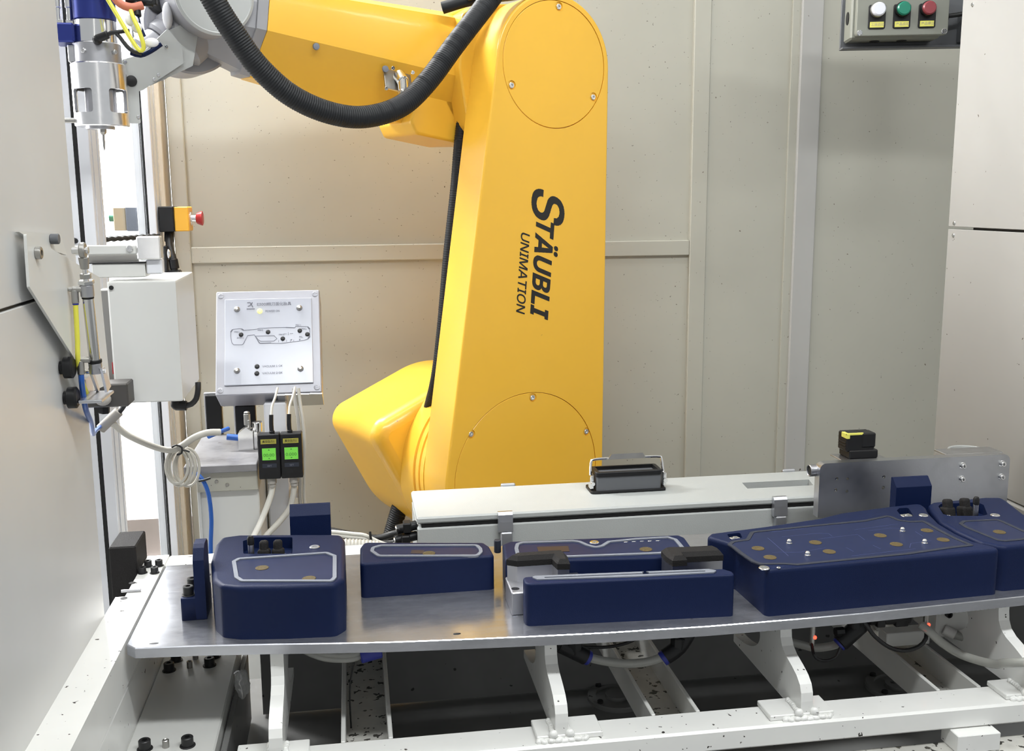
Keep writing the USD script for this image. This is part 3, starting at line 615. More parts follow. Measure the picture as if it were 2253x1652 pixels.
# ---------------------------------------------------------------- hoses, fittings and sensor leads under the plate
o = thing("air_hose", "short clear air hose between two black elbow fittings under the plate middle", "hose", (.36, 1.3, .86))
part(o, "tube", tube([(.304, 1.3, .8715), (.326, 1.3, .864), (.356, 1.3, .8575), (.389, 1.3, .8565), (.421, 1.3, .864)], .0062, 14), M["tube_clear"])
for a, b, c in (((.303, .872), (.286, .882), (.267, .892)), ((.418, .8625), (.437, .876), (.452, .897))):
    part(o, "elbow_fitting", cat([tube([(a[0], 1.3, a[1]), (b[0], 1.3, b[1]), (c[0], 1.302, c[1])], .0115, 16), cyl((c[0], 1.302, c[1] - .006), (c[0], 1.302, .9355), .0095, 20), cyl((b[0], 1.3, b[1] - .002), (b[0], 1.3, b[1] + .016), .012, 8)]), M["black"])
    d = np.array([a[0] - b[0], 0, a[1] - b[1]]); d /= np.linalg.norm(d); p = np.array([a[0], 1.3, a[1]])
    part(o, "release_ring", cyl(p - d * .001, p + d * .006, .0105, 24), M["fit_blue"], label="blue release ring")
o = thing("air_hose", "pair of dim clear air hoses with a blue fitting under the plate's left part", "hose", (-.03, 1.3, .89))
for dz in (0, .006): part(o, "tube", tube([(-.095, 1.31, .918 + dz), (-.067, 1.30, .905 + dz), (-.045, 1.30, .897 + dz), (-.016, 1.30, .895 + dz), (0, 1.31, .897 + dz)], .0048, 12), M["tube_clear"])
part(o, "elbow_fitting", cat([cyl((-.006, 1.305, .896), (.022, 1.31, .900), .011, 20), cyl((.012, 1.31, .895), (.012, 1.31, .9355), .010, 20)]), M["fit_blue"])
o = thing("sensor_cable", "thin dark wire hanging straight down below the blue fitting", "cable", (-.02, 1.32, .82))
part(o, "wire", tube([(-.013, 1.32, .893), (-.015, 1.32, .878), (-.020, 1.32, .855), (-.022, 1.32, .826), (-.0215, 1.32, .7845)], .0012, 8), M["cable"])
o = thing("sensor_cable", "thin black cable passing behind the short clear hose", "cable", (.35, 1.36, .85))
part(o, "wire", tube([(.29, 1.36, .862), (.321, 1.36, .8575), (.352, 1.36, .8555), (.386, 1.36, .862), (.43, 1.37, .88), (.46, 1.38, .90)], .0024, 10), M["cable"])
def sensor(name_lab, x, y, zt, zb, zl):
    o = thing("proximity_sensor", name_lab, "sensor", (x, y, zb))
    part(o, "barrel", cyl((x, y, zb), (x, y, zt), .0042, 18), M["steel_dull"])
    part(o, "led", ellipsoid((x + .002, y - .0042, zl), (.0026, .0018, .0030), 2), M["led_red"], label="glowing red indicator")
sensor("small sensor with a red light beside the third rib", .6365, 1.30, .9355, .862, .876)
sensor("small sensor with a bright red light under the largest block's right half", .812, 1.30, .9355, .874, .882)
o = thing("sensor_cable", "black cable drooping in a deep loop under the largest block", "cable", (.75, 1.28, .85))
part(o, "wire", tube([(.695, 1.29, .912), (.707, 1.28, .897), (.722, 1.28, .878), (.745, 1.28, .860), (.769, 1.28, .853), (.790, 1.28, .857), (.801, 1.28, .869), (.807, 1.292, .882)], .0030, 10), M["cable"])
o = thing("sensor_cable", "small black cable loop hanging beside the third rib", "cable", (.65, 1.28, .85))
part(o, "wire", tube([(.634, 1.296, .866), (.630, 1.28, .858), (.637, 1.28, .850), (.650, 1.28, .847), (.664, 1.28, .852), (.671, 1.283, .864)], .0022, 10), M["cable"])
o = thing("air_hose", "clear air hose curving from the bright red sensor out past the fourth rib", "hose", (.9, 1.27, .83))
part(o, "tube", tube([(.792, 1.28, .890), (.800, 1.27, .884), (.818, 1.268, .867), (.848, 1.262, .848), (.862, 1.215, .856), (.865, 1.185, .871), (.882, 1.162, .882), (.93, 1.158, .885), (1.0, 1.165, .885)], .0062, 14), M["tube_clear"])
o = thing("air_hose", "clear air hose between the third rib and the slanted black fitting", "hose", (.66, 1.32, .85))
part(o, "tube", tube([(.60, 1.325, .863), (.629, 1.32, .855), (.652, 1.32, .848), (.676, 1.315, .852), (.686, 1.305, .862)], .0060, 14), M["tube_clear"])
o = thing("valve_fitting", "slanted black push-in fitting with a long black body under the largest block", "fitting", (.70, 1.3, .87))
part(o, "body", cat([cyl((.679, 1.3, .862), (.716, 1.3, .894), .0125, 20), cyl((.702, 1.3, .880), (.702, 1.3, .9355), .012, 20), cyl((.671, 1.3, .880), (.684, 1.3, .880), .007, 8)]), M["black"])
part(o, "manifold", cat([cyl((.725, 1.31, .893), (.79, 1.31, .891), .0105, 20), bx(.735, .748, 1.298, 1.322, .882, .9355, .001), bx(.765, .785, 1.3, 1.32, .880, .9355, .001)]), M["black"])
part(o, "release_ring", cyl((.6765, 1.3, .8595), (.6815, 1.3, .864), .0105, 20), M["fit_blue"])
o = thing("valve_box", "white valve box with a cable under the plate near the fourth rib", "valve box", (.89, 1.37, .83))
part(o, "body", bx(.862, .920, 1.35, 1.42, .832, .9355, .004), M["white_clean"])
part(o, "gland", cyl((.872, 1.348, .848), (.885, 1.338, .842), .008, 20), M["white_clean"])
part(o, "port", pipe((.878, 1.352, .872), (.878, 1.343, .872), .005, .003, 20, .006), M["bolt"])
part(o, "hose_tail", tube([(.884, 1.339, .842), (.91, 1.33, .836), (.95, 1.325, .826), (.99, 1.33, .812)], .006, 12), M["tube_clear"])
o = thing("plastic_bag", "crumpled clear film scrap on the inner wall behind the first rib", "plastic scrap", (-.16, 1.38, .82))
v = trimesh.creation.icosphere(3, 1.0); v.vertices *= (.010, .006, .022); v.vertices += .008 * (meshkit.fbm(v.vertices * 160 + 3)[:, None] - .5) * v.vertices / .012; v.apply_translation((-.168, 1.36, .842))
part(o, "film", v, M["smoke"], smooth=20)
part(o, "hook", tube([(-.178, 1.36, .858), (-.172, 1.36, .862), (-.168, 1.36, .85)], .0012, 8), M["white_plastic"])

# ---------------------------------------------------------------- grey cabinet with latches and connector housing
cb = thing("control_cabinet", "long grey metal cabinet with hinged lid lying behind the blue blocks", "cabinet", (.58, 1.8, 0))
lid = bx(.097, 1.09, 1.70, 1.868, .9455, .9578, .003)
slot = plate([(.722, 1.768), (.853, 1.767), (.862, 1.806), (.727, 1.808)], .93, 1.0)
part(cb, "lid", cut(lid, slot), M["cabinet"])
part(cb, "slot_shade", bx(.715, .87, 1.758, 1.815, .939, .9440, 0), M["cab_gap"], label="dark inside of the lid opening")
part(cb, "seal", bx(.105, 1.085, 1.7035, 1.866, .938, .9456, 0), M["cab_gap"])
part(cb, "body", bx(.098, 1.09, 1.7010, 1.870, .62, .9385, .003), M["cabinet"])
part(cb, "stand", bx(.12, 1.07, 1.72, 1.86, 0, .62, .003), M["cabinet"])
part(cb, "rear_hinge", bx(.268, .296, 1.866, 1.874, .94, .9625, .002), M["clamp"])
part(cb, "rear_hinge", bx(.835, .862, 1.866, 1.874, .94, .9625, .002), M["clamp"])
for x in (.2375, .742):
    prof = [(1.7005, .962), (1.694, .962), (1.690, .957), (1.6885, .945), (1.688, .927), (1.6935, .925), (1.7005, .927)]
    part(cb, "latch", prism(Polygon(prof).buffer(-.0015).buffer(.0015), (x, 0, 0), (0, 1, 0), (0, 0, 1), .0255), M["clamp"], smooth=40, label="silver tension latch")
    part(cb, "latch_lever", bx(x + .0035, x + .0245, 1.686, 1.7005, .9005, .9265, .002), M["conn_grey" if 0 else "clamp"])
    part(cb, "latch_eye", cat([lathe([(.011, 0), (.011, .014)], (x + .014, 1.701, .899), (0, -1, 0), 24), bx(x, x + .028, 1.692, 1.701, .878, .893, .002)]), M["clamp"])
    part(cb, "latch_plug", lathe([(.0085, 0), (.0085, .006), (.006, .008)], (x + .014, 1.690, .893), (0, -1, 0), 24), M["blue_dark"])
cn = thing("connector_housing", "dark grey rectangular connector housing with chrome locking bail on the cabinet lid", "connector", (.50, 1.8, .9578))
part(cn, "flange", soft_prism(sbox(.425, 1.782, .569, 1.836), .9578, .9625, .001, .006, 80), M["black"])
part(cn, "housing", soft_prism(sbox(.436, 1.786, .560, 1.832), .9625, .990, .001, .005, 80), M["conn_grey"])
part(cn, "seal_rim", cut(soft_prism(sbox(.434, 1.784, .562, 1.834), .989, .998, .002, .007, 100), bx(.442, .554, 1.791, 1.827, .991, 1.1, .001)), M["black"])
part(cn, "insert", bx(.444, .552, 1.793, 1.825, .985, .9915, 0), M["conn_grey"])
part(cn, "locking_bail", [tube([(.428, 1.800, .972), (.4285, 1.806, .992), (.431, 1.812, 1.012), (.4375, 1.814, 1.016), (.47, 1.815, 1.0165), (.53, 1.815, 1.0165), (.562, 1.814, 1.016), (.5675, 1.812, 1.012), (.569, 1.806, .992), (.5695, 1.800, .972)], .0026, 10),
     bx(.4255, .4335, 1.794, 1.812, .963, .990, .002), bx(.5645, .5725, 1.794, 1.812, .963, .990, .002)], M["steel"])
part(cn, "grip", prism(Polygon([(.462, 0), (.470, .010), (.530, .010), (.536, 0)]), (0, 1.8125, 1.015), (1, 0, 0), (0, .2, 1), .004), M["steel_dull"])
for x in (.4300, .5690): part(cn, "pivot_screw", cyl((x, 1.7935, .975), (x, 1.790, .975), .004, 16), M["steel"])

# ---------------------------------------------------------------- grey mounting plate with its tube and sensor at the right
mp = thing("mounting_plate", "upright grey metal plate with rounded corners and four socket screws at right", "metal plate", (.96, 1.60, .95))
P0 = Polygon([(.783, .9502), (1.1405, .9502), (1.1405, 1.0465), (.783, 1.0465)]).buffer(-.012).buffer(.012, 12).union(sbox(.783, .9502, 1.1405, 1.0)).difference(sbox(.7, .9, 1.2, .9502))
P0 = affinity.skew(P0, 0)
holes = [(.8150, 1.018, .0030), (.8350, 1.017, .0026), (.8140, .998, .0030), (.8350, .995, .0026), (.9020, 1.017, .0030), (.9020, .998, .0030)]
P0 = P0.difference(union_all([disc(*h) for h in holes]))
part(mp, "plate", prism(P0, (0, 1.618, 0), (1, 0, 0), (0, 0, 1), .018), M["alu_dark"], smooth=20)
for x, zz in ((1.050, 1.030), (1.050, 1.006), (1.126, 1.030), (1.126, 1.006)): part(mp, "screw", socket_screw((x, 1.600, zz), (0, -1, 0), .0046, .0055), M["steel"])
for x, y, r in holes[::2]: part(mp, "rivet", lathe([(r * .55, 0), (r * .5, .0008)], (x, 1.6035, y - .0008), (0, -1, 0), 14), M["steel"])
part(mp, "top_lip", bx(1.03, 1.138, 1.618, 1.66, 1.0425, 1.0465, .001), M["alu_dark"])
tb = thing("pipe_socket", "grey upright tube socket with an open dark mouth behind the plate", "tube", (1.115, 1.70, .95))
part(tb, "tube", pipe((1.126, 1.70, .95), (1.126, 1.70, 1.031), .0375, .0325, 48, .07), M["robot_disc"])
part(tb, "mouth", lathe([(.0322, 0), (.0322, .001)], (1.126, 1.70, 1.012), (0, 0, 1), 40), M["steel_dull"], label="dark inside of the tube")
t2 = thing("cross_tube", "short horizontal silver tube end sticking out left of the upright grey plate", "tube", (.79, 1.62, 1.02))
part(t2, "tube", pipe((.83, 1.619, 1.030), (.772, 1.619, 1.030), .0105, .0085, 28, .03), M["alu_soft"])
part(t2, "mouth", cyl((.7745, 1.619, 1.030), (.776, 1.619, 1.030), .0088, 24, 0), M["cab_gap"], label="dark tube opening")
part(t2, "collar", cyl((.79, 1.619, 1.030), (.80, 1.619, 1.030), .0085, 24), M["steel_dull"])
sb = thing("position_switch", "black box switch with yellow top stripe standing on the grey plate", "switch", (.875, 1.65, 1.047))
part(sb, "bracket", bx(.838, .922, 1.622, 1.675, 1.0395, 1.0425, .001), M["alu_soft"])
part(sb, "body", cat([bx(.848, .901, 1.635, 1.668, 1.055, 1.0875, .002), bx(.853, .907, 1.632, 1.672, 1.0426, 1.058, .002), bx(.876, .902, 1.633, 1.66, 1.062, 1.088, .002)]), M["black"])
part(sb, "marking_strip", cat([bx(.8475, .8535, 1.634, 1.655, 1.079, 1.0878, .0005), bx(.8475, .879, 1.6345, 1.638, 1.0850, 1.0888, .0005)]), M["label"])
for k in range(3): part(sb, "rib", bx(.8465, .850, 1.637, 1.664, 1.060 + k * .005, 1.0625 + k * .005, .0005), M["black"])

# ---------------------------------------------------------------- yellow robot: local frame (u along the link's face, v up, w behind the face)
TH = math.radians(24.0); U3 = np.array([math.cos(TH), math.sin(TH), 0]); N3 = np.array([math.sin(TH), -math.cos(TH), 0]); S0 = np.array([.3592, 2.12, .9037])
def R(u, v, w=0.0): return S0 + U3 * u + np.array([0, 0, 1.0]) * v - N3 * w
def rprism(p, w0, w1, r=0.0, corner=.01, n=220):
    """outline p in (u, v), from depth w0 (towards the viewer) back to w1; r rounds the front edge"""
    m = soft_prism(p, 0, w1 - w0, r, corner, n) if r else extrude(p, w1 - w0)
    return put(m, frame(S0 - N3 * w1, U3, (0, 0, 1)))
def rlathe(u, v, w0, prof, n=64): return lathe(prof, R(u, v, w0), N3, n)       # heights along +n, towards the viewer
def loft(rings):
    n = len(rings[0]); V = np.vstack(rings + [np.mean(rings[0], 0)[None], np.mean(rings[-1], 0)[None]]); F = []; e = n * len(rings)
    for i in range(len(rings) - 1):
        for k in range(n):
            a, b = i * n + k, i * n + (k + 1) % n; F += [(a, b, b + n), (a, b + n, a + n)]
    for k in range(n): F += [(e, (k + 1) % n, k), (e + 1, e - n + k, e - n + (k + 1) % n)]
    m = trimesh.Trimesh(V, np.array(F), process=False)
    if m.volume < 0: m.invert()
    return m
rb = thing("robot_arm", "large yellow industrial robot arm with black lettering on its upright link", "robot", (S0[0], S0[1] + .12, 0))
EL, SH = (.078, .866), (.006, 0.0)
link = Point(EL).buffer(.1405, 64).union(Point(SH).buffer(.2045, 64)).convex_hull
body = rprism(link, 0, .098, .0035, .02, 320)
body = cut(body, rlathe(*EL, .0045, [(.1285, 0), (.1285, .02)]), rlathe(*SH, .0045, [(.1845, 0), (.1845, .02)], 96))
part(rb, "upper_arm", body, M["yellow"])
def cover(c, r, scr, n):
    pr = [(r, -.0002), (r, .0036), (r - .0008, .0044)]
    m = rlathe(*c, .0045, pr, n)
    m = cut(m, *[rlathe(u, v, .0030, [(.0095, 0), (.0105, .02)], 24) for u, v in scr])
    p = part(rb, "end_cover", m, M["yellow"])
    for u, v in scr: part(p, "screw", socket_screw(R(u, v, .0031), N3, .0058, .004, False), M["steel"])
cover(EL, .1272, ((-.029, .820), (.178, .806), (.088, .982)), 80); cover(SH, .1832, ((-.136, .112), (.164, .078), (.019, .172)), 110)
# lettering, reading down the link
E1 = np.array([-.0850, -.9964]); E2 = np.array([.9964, -.0850])
def letter(s, start, length, h, weight, shear, hs=1.0, w=.0006):
    m = text(s, 1.0, 1.0, weight, shear=0.0, big=True); lo, hi = m.bounds
    v = m.vertices.copy(); v[:, 0] -= lo[0]; cap = 1.0
    sx = length / (hi[0] - lo[0])
    x = v[:, 0] * sx + v[:, 1] * h * shear; y = v[:, 1] * h
    m.vertices = np.column_stack([x, y, v[:, 2] * w])
    X = U3 * E1[0] + np.array([0, 0, 1.0]) * E1[1]; Y = U3 * E2[0] + np.array([0, 0, 1.0]) * E2[1]
    return put(m, frame(R(*start, -.0001), X, Y))
part(rb, "lettering", cat([letter("S", (.022, .622), .062, .083, 620, .30), letter("TÄUBLI", (.0305, .559), .205, .0465, 780, .30)]), M["letter"], smooth=False, label="black word STÄUBLI")
part(rb, "lettering", letter("UNIMATION", (-.0082, .5265), .1665, .0215, 520, .25), M["letter"], smooth=False, label="smaller black word UNIMATION")
# elbow housing and forearm
elb = [(-.045, .992), (-.108, .968), (-.150, .900), (-.182, .752), (-.170, .728), (-.058, .710), (.10, .715), (.18, .79), (.19, .90), (.12, .985), (.06, 1.0)]
part(rb, "elbow_housing", cat([rprism(elb, .150, .30, .006, .012), rprism([(-.045, .990), (-.085, .968), (-.095, .86), (-.075, .745), (-.055, .714), (.10, .715), (.18, .79), (.19, .90), (.12, .985), (.06, 1.0)], .096, .16, .004, .012),
     rprism(Point(.03, .855).buffer(.142, 48), .15, .165, .003, .012)]), M["yellow"])
def fore(u, grow=1.0, w0=.116, dq=0.0):
    c = .856 - .1377 * (u + .077); h = (.125 + (u + .077) * .0945) * grow
    P = [(w0, -.09), (w0 + .001, .55), (w0 + .012, .86), (w0 + .05, 1.0), (.25, 1.0), (.29, .8), (.30, .5), (.30, -.15), (.25, -.98), (.195, -1.0)]
    A = R(u, c); q = U3 * .1365 + np.array([0, 0, .9906])
    return np.array([A + q * h * b - N3 * (w0 + (a - w0) * 1.0) for a, b in P])
part(rb, "forearm", loft([fore(u) for u in (.03, -.077, -.28, -.492)]), M["yellow"], smooth=22)
part(rb, "forearm_collar", loft([fore(-.4925, .985, .118), fore(-.512, .985, .118)]), M["robot_grey"], smooth=22)
part(rb, "wrist_fork", [loft([fore(-.5122, .90, .125), fore(-.555, .80, .135), fore(-.60, .66, .15)]), rlathe(-.602, .918, .315, [(.082, 0), (.086, .004), (.086, .086), (.082, .09)])], M["robot_grey"], smooth=25)
wk = part(rb, "wrist", [rlathe(-.588, .962, .255, [(.070, 0), (.072, .003), (.072, .128), (.0705, .131)]), cyl(R(-.585, .93, .225), R(-.635, .885, .225), .056, 36), cyl(R(-.62, .90, .225), R(-.655, .874, .225), .050, 40), cyl(R(-.655, .874, .225), R(-.690, .850, .225), .044, 36)], M["robot_grey"], smooth=35)
part(rb, "wrist_cover", rlathe(-.588, .962, .124, [(.0705, 0), (.0725, .002), (.0725, .006), (.068, .0085), (.066, .0070), (0, .0072)]), M["robot_disc"], label="light grey round wrist cover")
part(rb, "wrist_cap", rlathe(-.655, .965, .27, [(.03, 0), (.03, .05), (.026, .054)]), M["bolt"])
part(rb, "white_boot", ellipsoid(R(-.660, .925, .17), (.009, .014, .024), 2), M["white_plastic"])
for u, v in ((-.397, .884), (-.252, .851)): part(rb, "plug", rlathe(u, v, .120, [(.0068, 0), (.0062, .0035), (.004, .004)], 24), M["gasket"], label="pale plastic plug")
cp = part(rb, "connector_plate", put(soft_prism(sbox(-.031, -.026, .031, .030), 0, .004, .0008, .003, 60), frame(R(-.225, .829, .121), U3 * .985 + np.array([0, 0, -.17]), np.array([0.17 * 0, 0, 1.0]) - N3 * .55)), M["steel_dull"], label="bolted steel connector plate")
for a, b in ((-.241, .852), (-.197, .846), (-.257, .812)): part(cp, "screw", socket_screw(R(a, b, .108), N3, .0038, .003, False), M["steel"])
cc = part(rb, "connector", [cyl(R(-.226, .840, .112), R(-.227, .824, .090), .0125, 24), cyl(R(-.227, .828, .094), R(-.229, .806, .086), .0105, 24), cyl(R(-.229, .806, .086), R(-.231, .784, .082), .0125, 24)], M["steel"], label="round metal plug connector")
# shoulder and base
bell = Point(.0, .0).buffer(.198, 48).union(Point(-.215, .078).buffer(.044, 24)).convex_hull
part(rb, "shoulder", [rprism(bell, .20, .44, .03, .03, 260), rlathe(0, 0, .215, [(.200, 0), (.200, .070), (.1955, .072), (.1955, .079), (.200, .081), (.200, .095), (.1955, .097), (.1955, .101), (.200, .103), (.200, .1175)], 96)], M["yellow"])
part(rb, "shoulder_groove", [rlathe(0, 0, .1445, [(.1960, 0), (.1960, .008)], 80), rlathe(0, 0, .119, [(.1960, 0), (.1960, .005)], 80)], M["estop_yellow"], label="darker orange groove ring")
bcx, bcy, _ = R(.10, 0, .30)
part(rb, "base", [lathe([(.17, 0), (.17, .05), (.15, .06), (.15, .55), (.16, .60), (.16, .82)], (bcx, bcy, 0), (0, 0, 1), 56)], M["yellow"])
part(rb, "forearm_bracket", [cyl(R(-.10, .995, .05), R(-.02, 1.02, .05), .012, 16), bx(.262, .300, 2.06, 2.10, 1.878, 1.893, .002)], M["black"])

hs = thing("corrugated_hose", "thick black corrugated hose sagging in a big loop below the yellow forearm", "hose", tuple(R(-.37, .73, -.02)))
HP = [R(*q) for q in [(-.690, 1.08, .0), (-.666, 1.0, -.01), (-.634, .925, -.02), (-.598, .869, -.02), (-.561, .821, -.02), (-.506, .777, -.02), (-.438, .7505, -.02), (-.367, .7445, -.02), (-.292, .766, -.02), (-.233, .814, -.02), (-.172, .885, -.02), (-.112, .950, -.015), (-.062, 1.0, .0), (-.005, 1.06, .02), (.04, 1.12, .03)]]
part(hs, "hose", tube(HP, .0205, 22, .0011, (.0044, .055)), M["hose"], smooth=50)
h2 = thing("corrugated_hose", "thinner black hose running straight down behind the upright yellow link", "hose", tuple(R(-.1, .45, .15)))
part(h2, "hose", tube([R(*q) for q in [(-.058, .80, .14), (-.066, .74, .14), (-.072, .70, .14), (-.082, .612, .14), (-.102, .476, .14), (-.121, .319, .14), (-.136, .21, .145), (-.13, .12, .20)]], .0135, 16, .0016, (.005, .05)), M["hose"], smooth=50)
h3 = thing("corrugated_hose", "black ribbed hose slanting down behind the grey cabinet's left end", "hose", (.06, 1.95, .6))
part(h3, "hose", tube([(.135, 2.42, .87), (.118, 2.40, .835), (.1, 2.38, .785), (.081, 2.38, .725), (.06, 2.38, .65), (.035, 2.38, .55)], .0205, 18, .0013, (.0052, .11)), M["hose"], smooth=50)
h4 = thing("cable_loom", "black cable loom leaving the top of the frame above the robot elbow", "cable", tuple(R(-.03, 1.02, .02)))
part(h4, "loom", tube([R(*q) for q in [(-.13, .975, .10), (-.075, .992, .06), (.0, 1.003, .03), (.06, 1.02, .02), (.1, 1.06, .02)]], .012, 14), M["hose"])

# ---------------------------------------------------------------- milling spindle on the wrist
sp = thing("milling_spindle", "silver milling spindle with blue motor and thin drill bit hanging at upper left", "spindle", (-.424, 1.937, 1.587))
cx, cy = -.4235, 1.937
def ring(r, z0, z1, c=.0012, n=56): return lathe([(r - c, z0), (r, z0 + c), (r, z1 - c), (r - c, z1)], (cx, cy, 0), (0, 0, 1), n)
part(sp, "motor", ring(.0355, 1.8065, 2.02), M["blue_paint"])
part(sp, "motor_flange", ring(.0345, 1.768, 1.8065), M["steel"])
part(sp, "adapter", cat([ring(.0395, 1.734, 1.768), bx(cx - .0445, cx - .030, cy - .02, cy + .02, 1.7345, 1.765, .002)]), M["alu_soft"])
shell = cut(ring(.0455, 1.628, 1.7345, .002, 72), lathe([(.040, 1.64), (.040, 1.726)], (cx, cy, 0), (0, 0, 1), 56))
def window(az):
    d = np.array([math.cos(az), math.sin(az), 0]); p = rounded(sbox(-.0200, -.0200, .0200, .0200), .005)
    return put(extrude(p, .03), frame(np.array([cx, cy, 1.6705]) + d * .03, np.cross((0, 0, 1.0), d), (0, 0, 1)))
a0 = math.radians(-77.6)
shell = cut(shell, window(a0 - math.radians(43)), window(a0 + math.radians(44)), window(a0 + math.radians(140)), window(a0 + math.radians(-140)))
part(sp, "housing", shell, M["turned"], smooth=40)
part(sp, "shaft", cyl((cx, cy, 1.641), (cx, cy, 1.725), .026, 40), M["alu_soft"])
part(sp, "nose", cyl((cx - .004, cy, 1.6235), (cx - .004, cy, 1.6285), .024, 40), M["alu_soft"])
part(sp, "collet", lathe([(.0035, 0), (.006, .004), (.006, .009)], (cx, cy, 1.615), (0, 0, 1), 24), M["steel_dull"])
part(sp, "drill_bit", lathe([(.0003, 0), (.0016, .006), (.0021, .008), (.0021, .03)], (cx, cy, 1.5865), (0, 0, 1), 16), M["steel_dull"])
for dz, da in ((1.752, -.55), (1.752, .75)): part(sp, "screw", socket_screw((cx + .0395 * math.cos(a0 + da), cy + .0395 * math.sin(a0 + da), dz), (math.cos(a0 + da), math.sin(a0 + da), 0), .004, .004, False), M["steel"])
part(sp, "side_block", cat([bx(-.492, -.452, 1.905, 1.965, 1.7665, 1.7985, .003)]), M["blue_paint"], label="blue manifold block")
for x in (-.481, -.463): part(sp, "hose_barb", cat([cyl((x, 1.93, 1.7985), (x, 1.93, 1.806), .007, 6, 0), cyl((x, 1.93, 1.806), (x, 1.93, 1.826), .0048, 18), cyl((x, 1.93, 1.826), (x, 1.93, 1.90), .0062, 18)]), M["steel"])
part(sp, "side_pin", cat([cyl((-.489, 1.925, 1.638), (-.462, 1.925, 1.638), .0042, 16), cyl((-.490, 1.925, 1.638), (-.486, 1.925, 1.638), .0068, 16)]), M["steel_dull"])
bkp = Polygon([(-.7465, .842), (-.715, .852), (-.664, .901), (-.640, .872), (-.640, .842), (-.714, .792), (-.722, .789), (-.7225, .7335), (-.7485, .7325)]).buffer(-.002).buffer(.002)
bk = thing("tool_bracket", "bent light grey metal bracket plate joining the spindle to the robot wrist", "bracket", tuple(R(-.7, .8, .16)))
part(bk, "plate", rprism(bkp, .158, .166), M["robot_disc"], smooth=15)
part(bk, "back_plate", rprism([(-.70, .80), (-.66, .90), (-.60, .93), (-.62, .84)], .168, .176), M["robot_disc"])
part(bk, "plug", rlathe(-.734, .806, .158, [(.0098, 0), (.0098, .002), (.003, .003)], 28), M["bolt"], label="dark round plug")
for q in ((-.694, .811), (-.686, .819), (-.726, .744), (-.669, .869), (-.742, .838)): part(bk, "screw", socket_screw(R(*q, .158), N3, .003, .0025, False), M["steel"])
o = thing("air_tube", "yellow air tube hanging in a narrow loop beside the blue spindle motor", "tube", (-.34, 1.87, 1.75))
part(o, "tube", tube([(-.400, 1.87, 1.86), (-.387, 1.87, 1.833), (-.370, 1.87, 1.801), (-.355, 1.87, 1.772), (-.3435, 1.87, 1.7525), (-.3365, 1.87, 1.7495), (-.333, 1.868, 1.757), (-.338, 1.866, 1.780), (-.346, 1.868, 1.800), (-.352, 1.88, 1.815)], .0036, 12), M["tube_yellow"])
o = thing("sensor_cable", "black sensor plug and lead crossing in front of the spindle", "cable", (-.41, 1.88, 1.77))
part(o, "plug", cat([cyl((-.411, 1.885, 1.7695), (-.392, 1.882, 1.7765), .0068, 18), ellipsoid((-.411, 1.888, 1.768), (.008, .01, .008), 2)]), M["black"])
part(o, "lead", tube([(-.394, 1.882, 1.776), (-.385, 1.88, 1.779), (-.372, 1.88, 1.781), (-.358, 1.885, 1.784)], .0036, 10), M["cable"])
part(o, "lead", tube([(-.378, 1.882, 1.778), (-.372, 1.88, 1.771), (-.363, 1.88, 1.758), (-.352, 1.88, 1.749), (-.340, 1.884, 1.746)], .0034, 10), M["cable"])
o = thing("hose_clip", "blue plastic cable clips with white nylon ties below the orange hose", "cable clip", (-.33, 1.89, 1.76))
part(o, "strap", cat([tube([(-.346, 1.892, 1.812), (-.343, 1.89, 1.795), (-.336, 1.89, 1.775)], .0045, 10), tube([(-.358, 1.89, 1.748), (-.343, 1.888, 1.744), (-.325, 1.89, 1.752), (-.308, 1.892, 1.764)], .0042, 10)]), M["blue"])
part(o, "tie", cat([ellipsoid((-.352, 1.885, 1.800), (.011, .007, .010), 2), ellipsoid((-.345, 1.885, 1.789), (.009, .006, .009), 2), ellipsoid((-.323, 1.888, 1.765), (.012, .006, .008), 2)]), M["white_plastic"])
o = thing("coolant_hose", "orange bent hose with black coupling at the top edge beside the blue motor", "hose", (-.36, 1.89, 1.82))
part(o, "hose", tube([(-.392, 1.89, 1.87), (-.383, 1.89, 1.845), (-.370, 1.89, 1.828), (-.352, 1.89, 1.822), (-.335, 1.895, 1.827)], .0072, 14), M["orange"])
part(o, "coupling", cat([cyl((-.362, 1.90, 1.838), (-.318, 1.90, 1.833), .0085, 18), cyl((-.346, 1.9, 1.838), (-.343, 1.89, 1.808), .006, 16), bx(-.330, -.312, 1.892, 1.908, 1.828, 1.842, .002)]), M["black"])

# ---------------------------------------------------------------- left side: gusset, pneumatic cylinder, control box, emergency stop
gs = thing("gusset_plate", "slanted white gusset plate bolted beside the left wall panel's edge", "bracket", (-.335, 1.28, 1.3))
gp = Polygon([(1.133, 1.467), (1.431, 1.400), (1.434, 1.366), (1.444, 1.254), (1.335, 1.262), (1.285, 1.309), (1.129, 1.412)]).buffer(-.002).buffer(.002)
part(gs, "plate", prism(gp, (-.334, 0, 0), (0, 1, 0), (0, 0, 1), .003), M["white_clean"], smooth=15)
part(gs, "bolt", socket_screw((-.331, 1.160, 1.446), (1, 0, 0), .0068, .006, False), M["steel_dull"])
part(gs, "top_tab", prism(Polygon([(1.135, 1.469), (1.29, 1.462), (1.31, 1.436), (1.22, 1.448)]), (-.3425, 0, 0), (0, 1, 0), (0, 0, 1), .004), M["white_clean"])
part(gs, "hinge_bolt", cyl((-.3385, 1.246, 1.4575), (-.329, 1.246, 1.4575), .006, 20), M["conn_grey"])
pc = thing("air_cylinder", "slim steel pneumatic cylinder with ball rod end standing before the white gusset", "cylinder", (-.31, 1.28, 1.28))
A, B = np.array([-.31, 1.2690, 1.443]), np.array([-.31, 1.2850, 1.309]); ax = (B - A) / np.linalg.norm(B - A)
def al(t): return A + ax * t
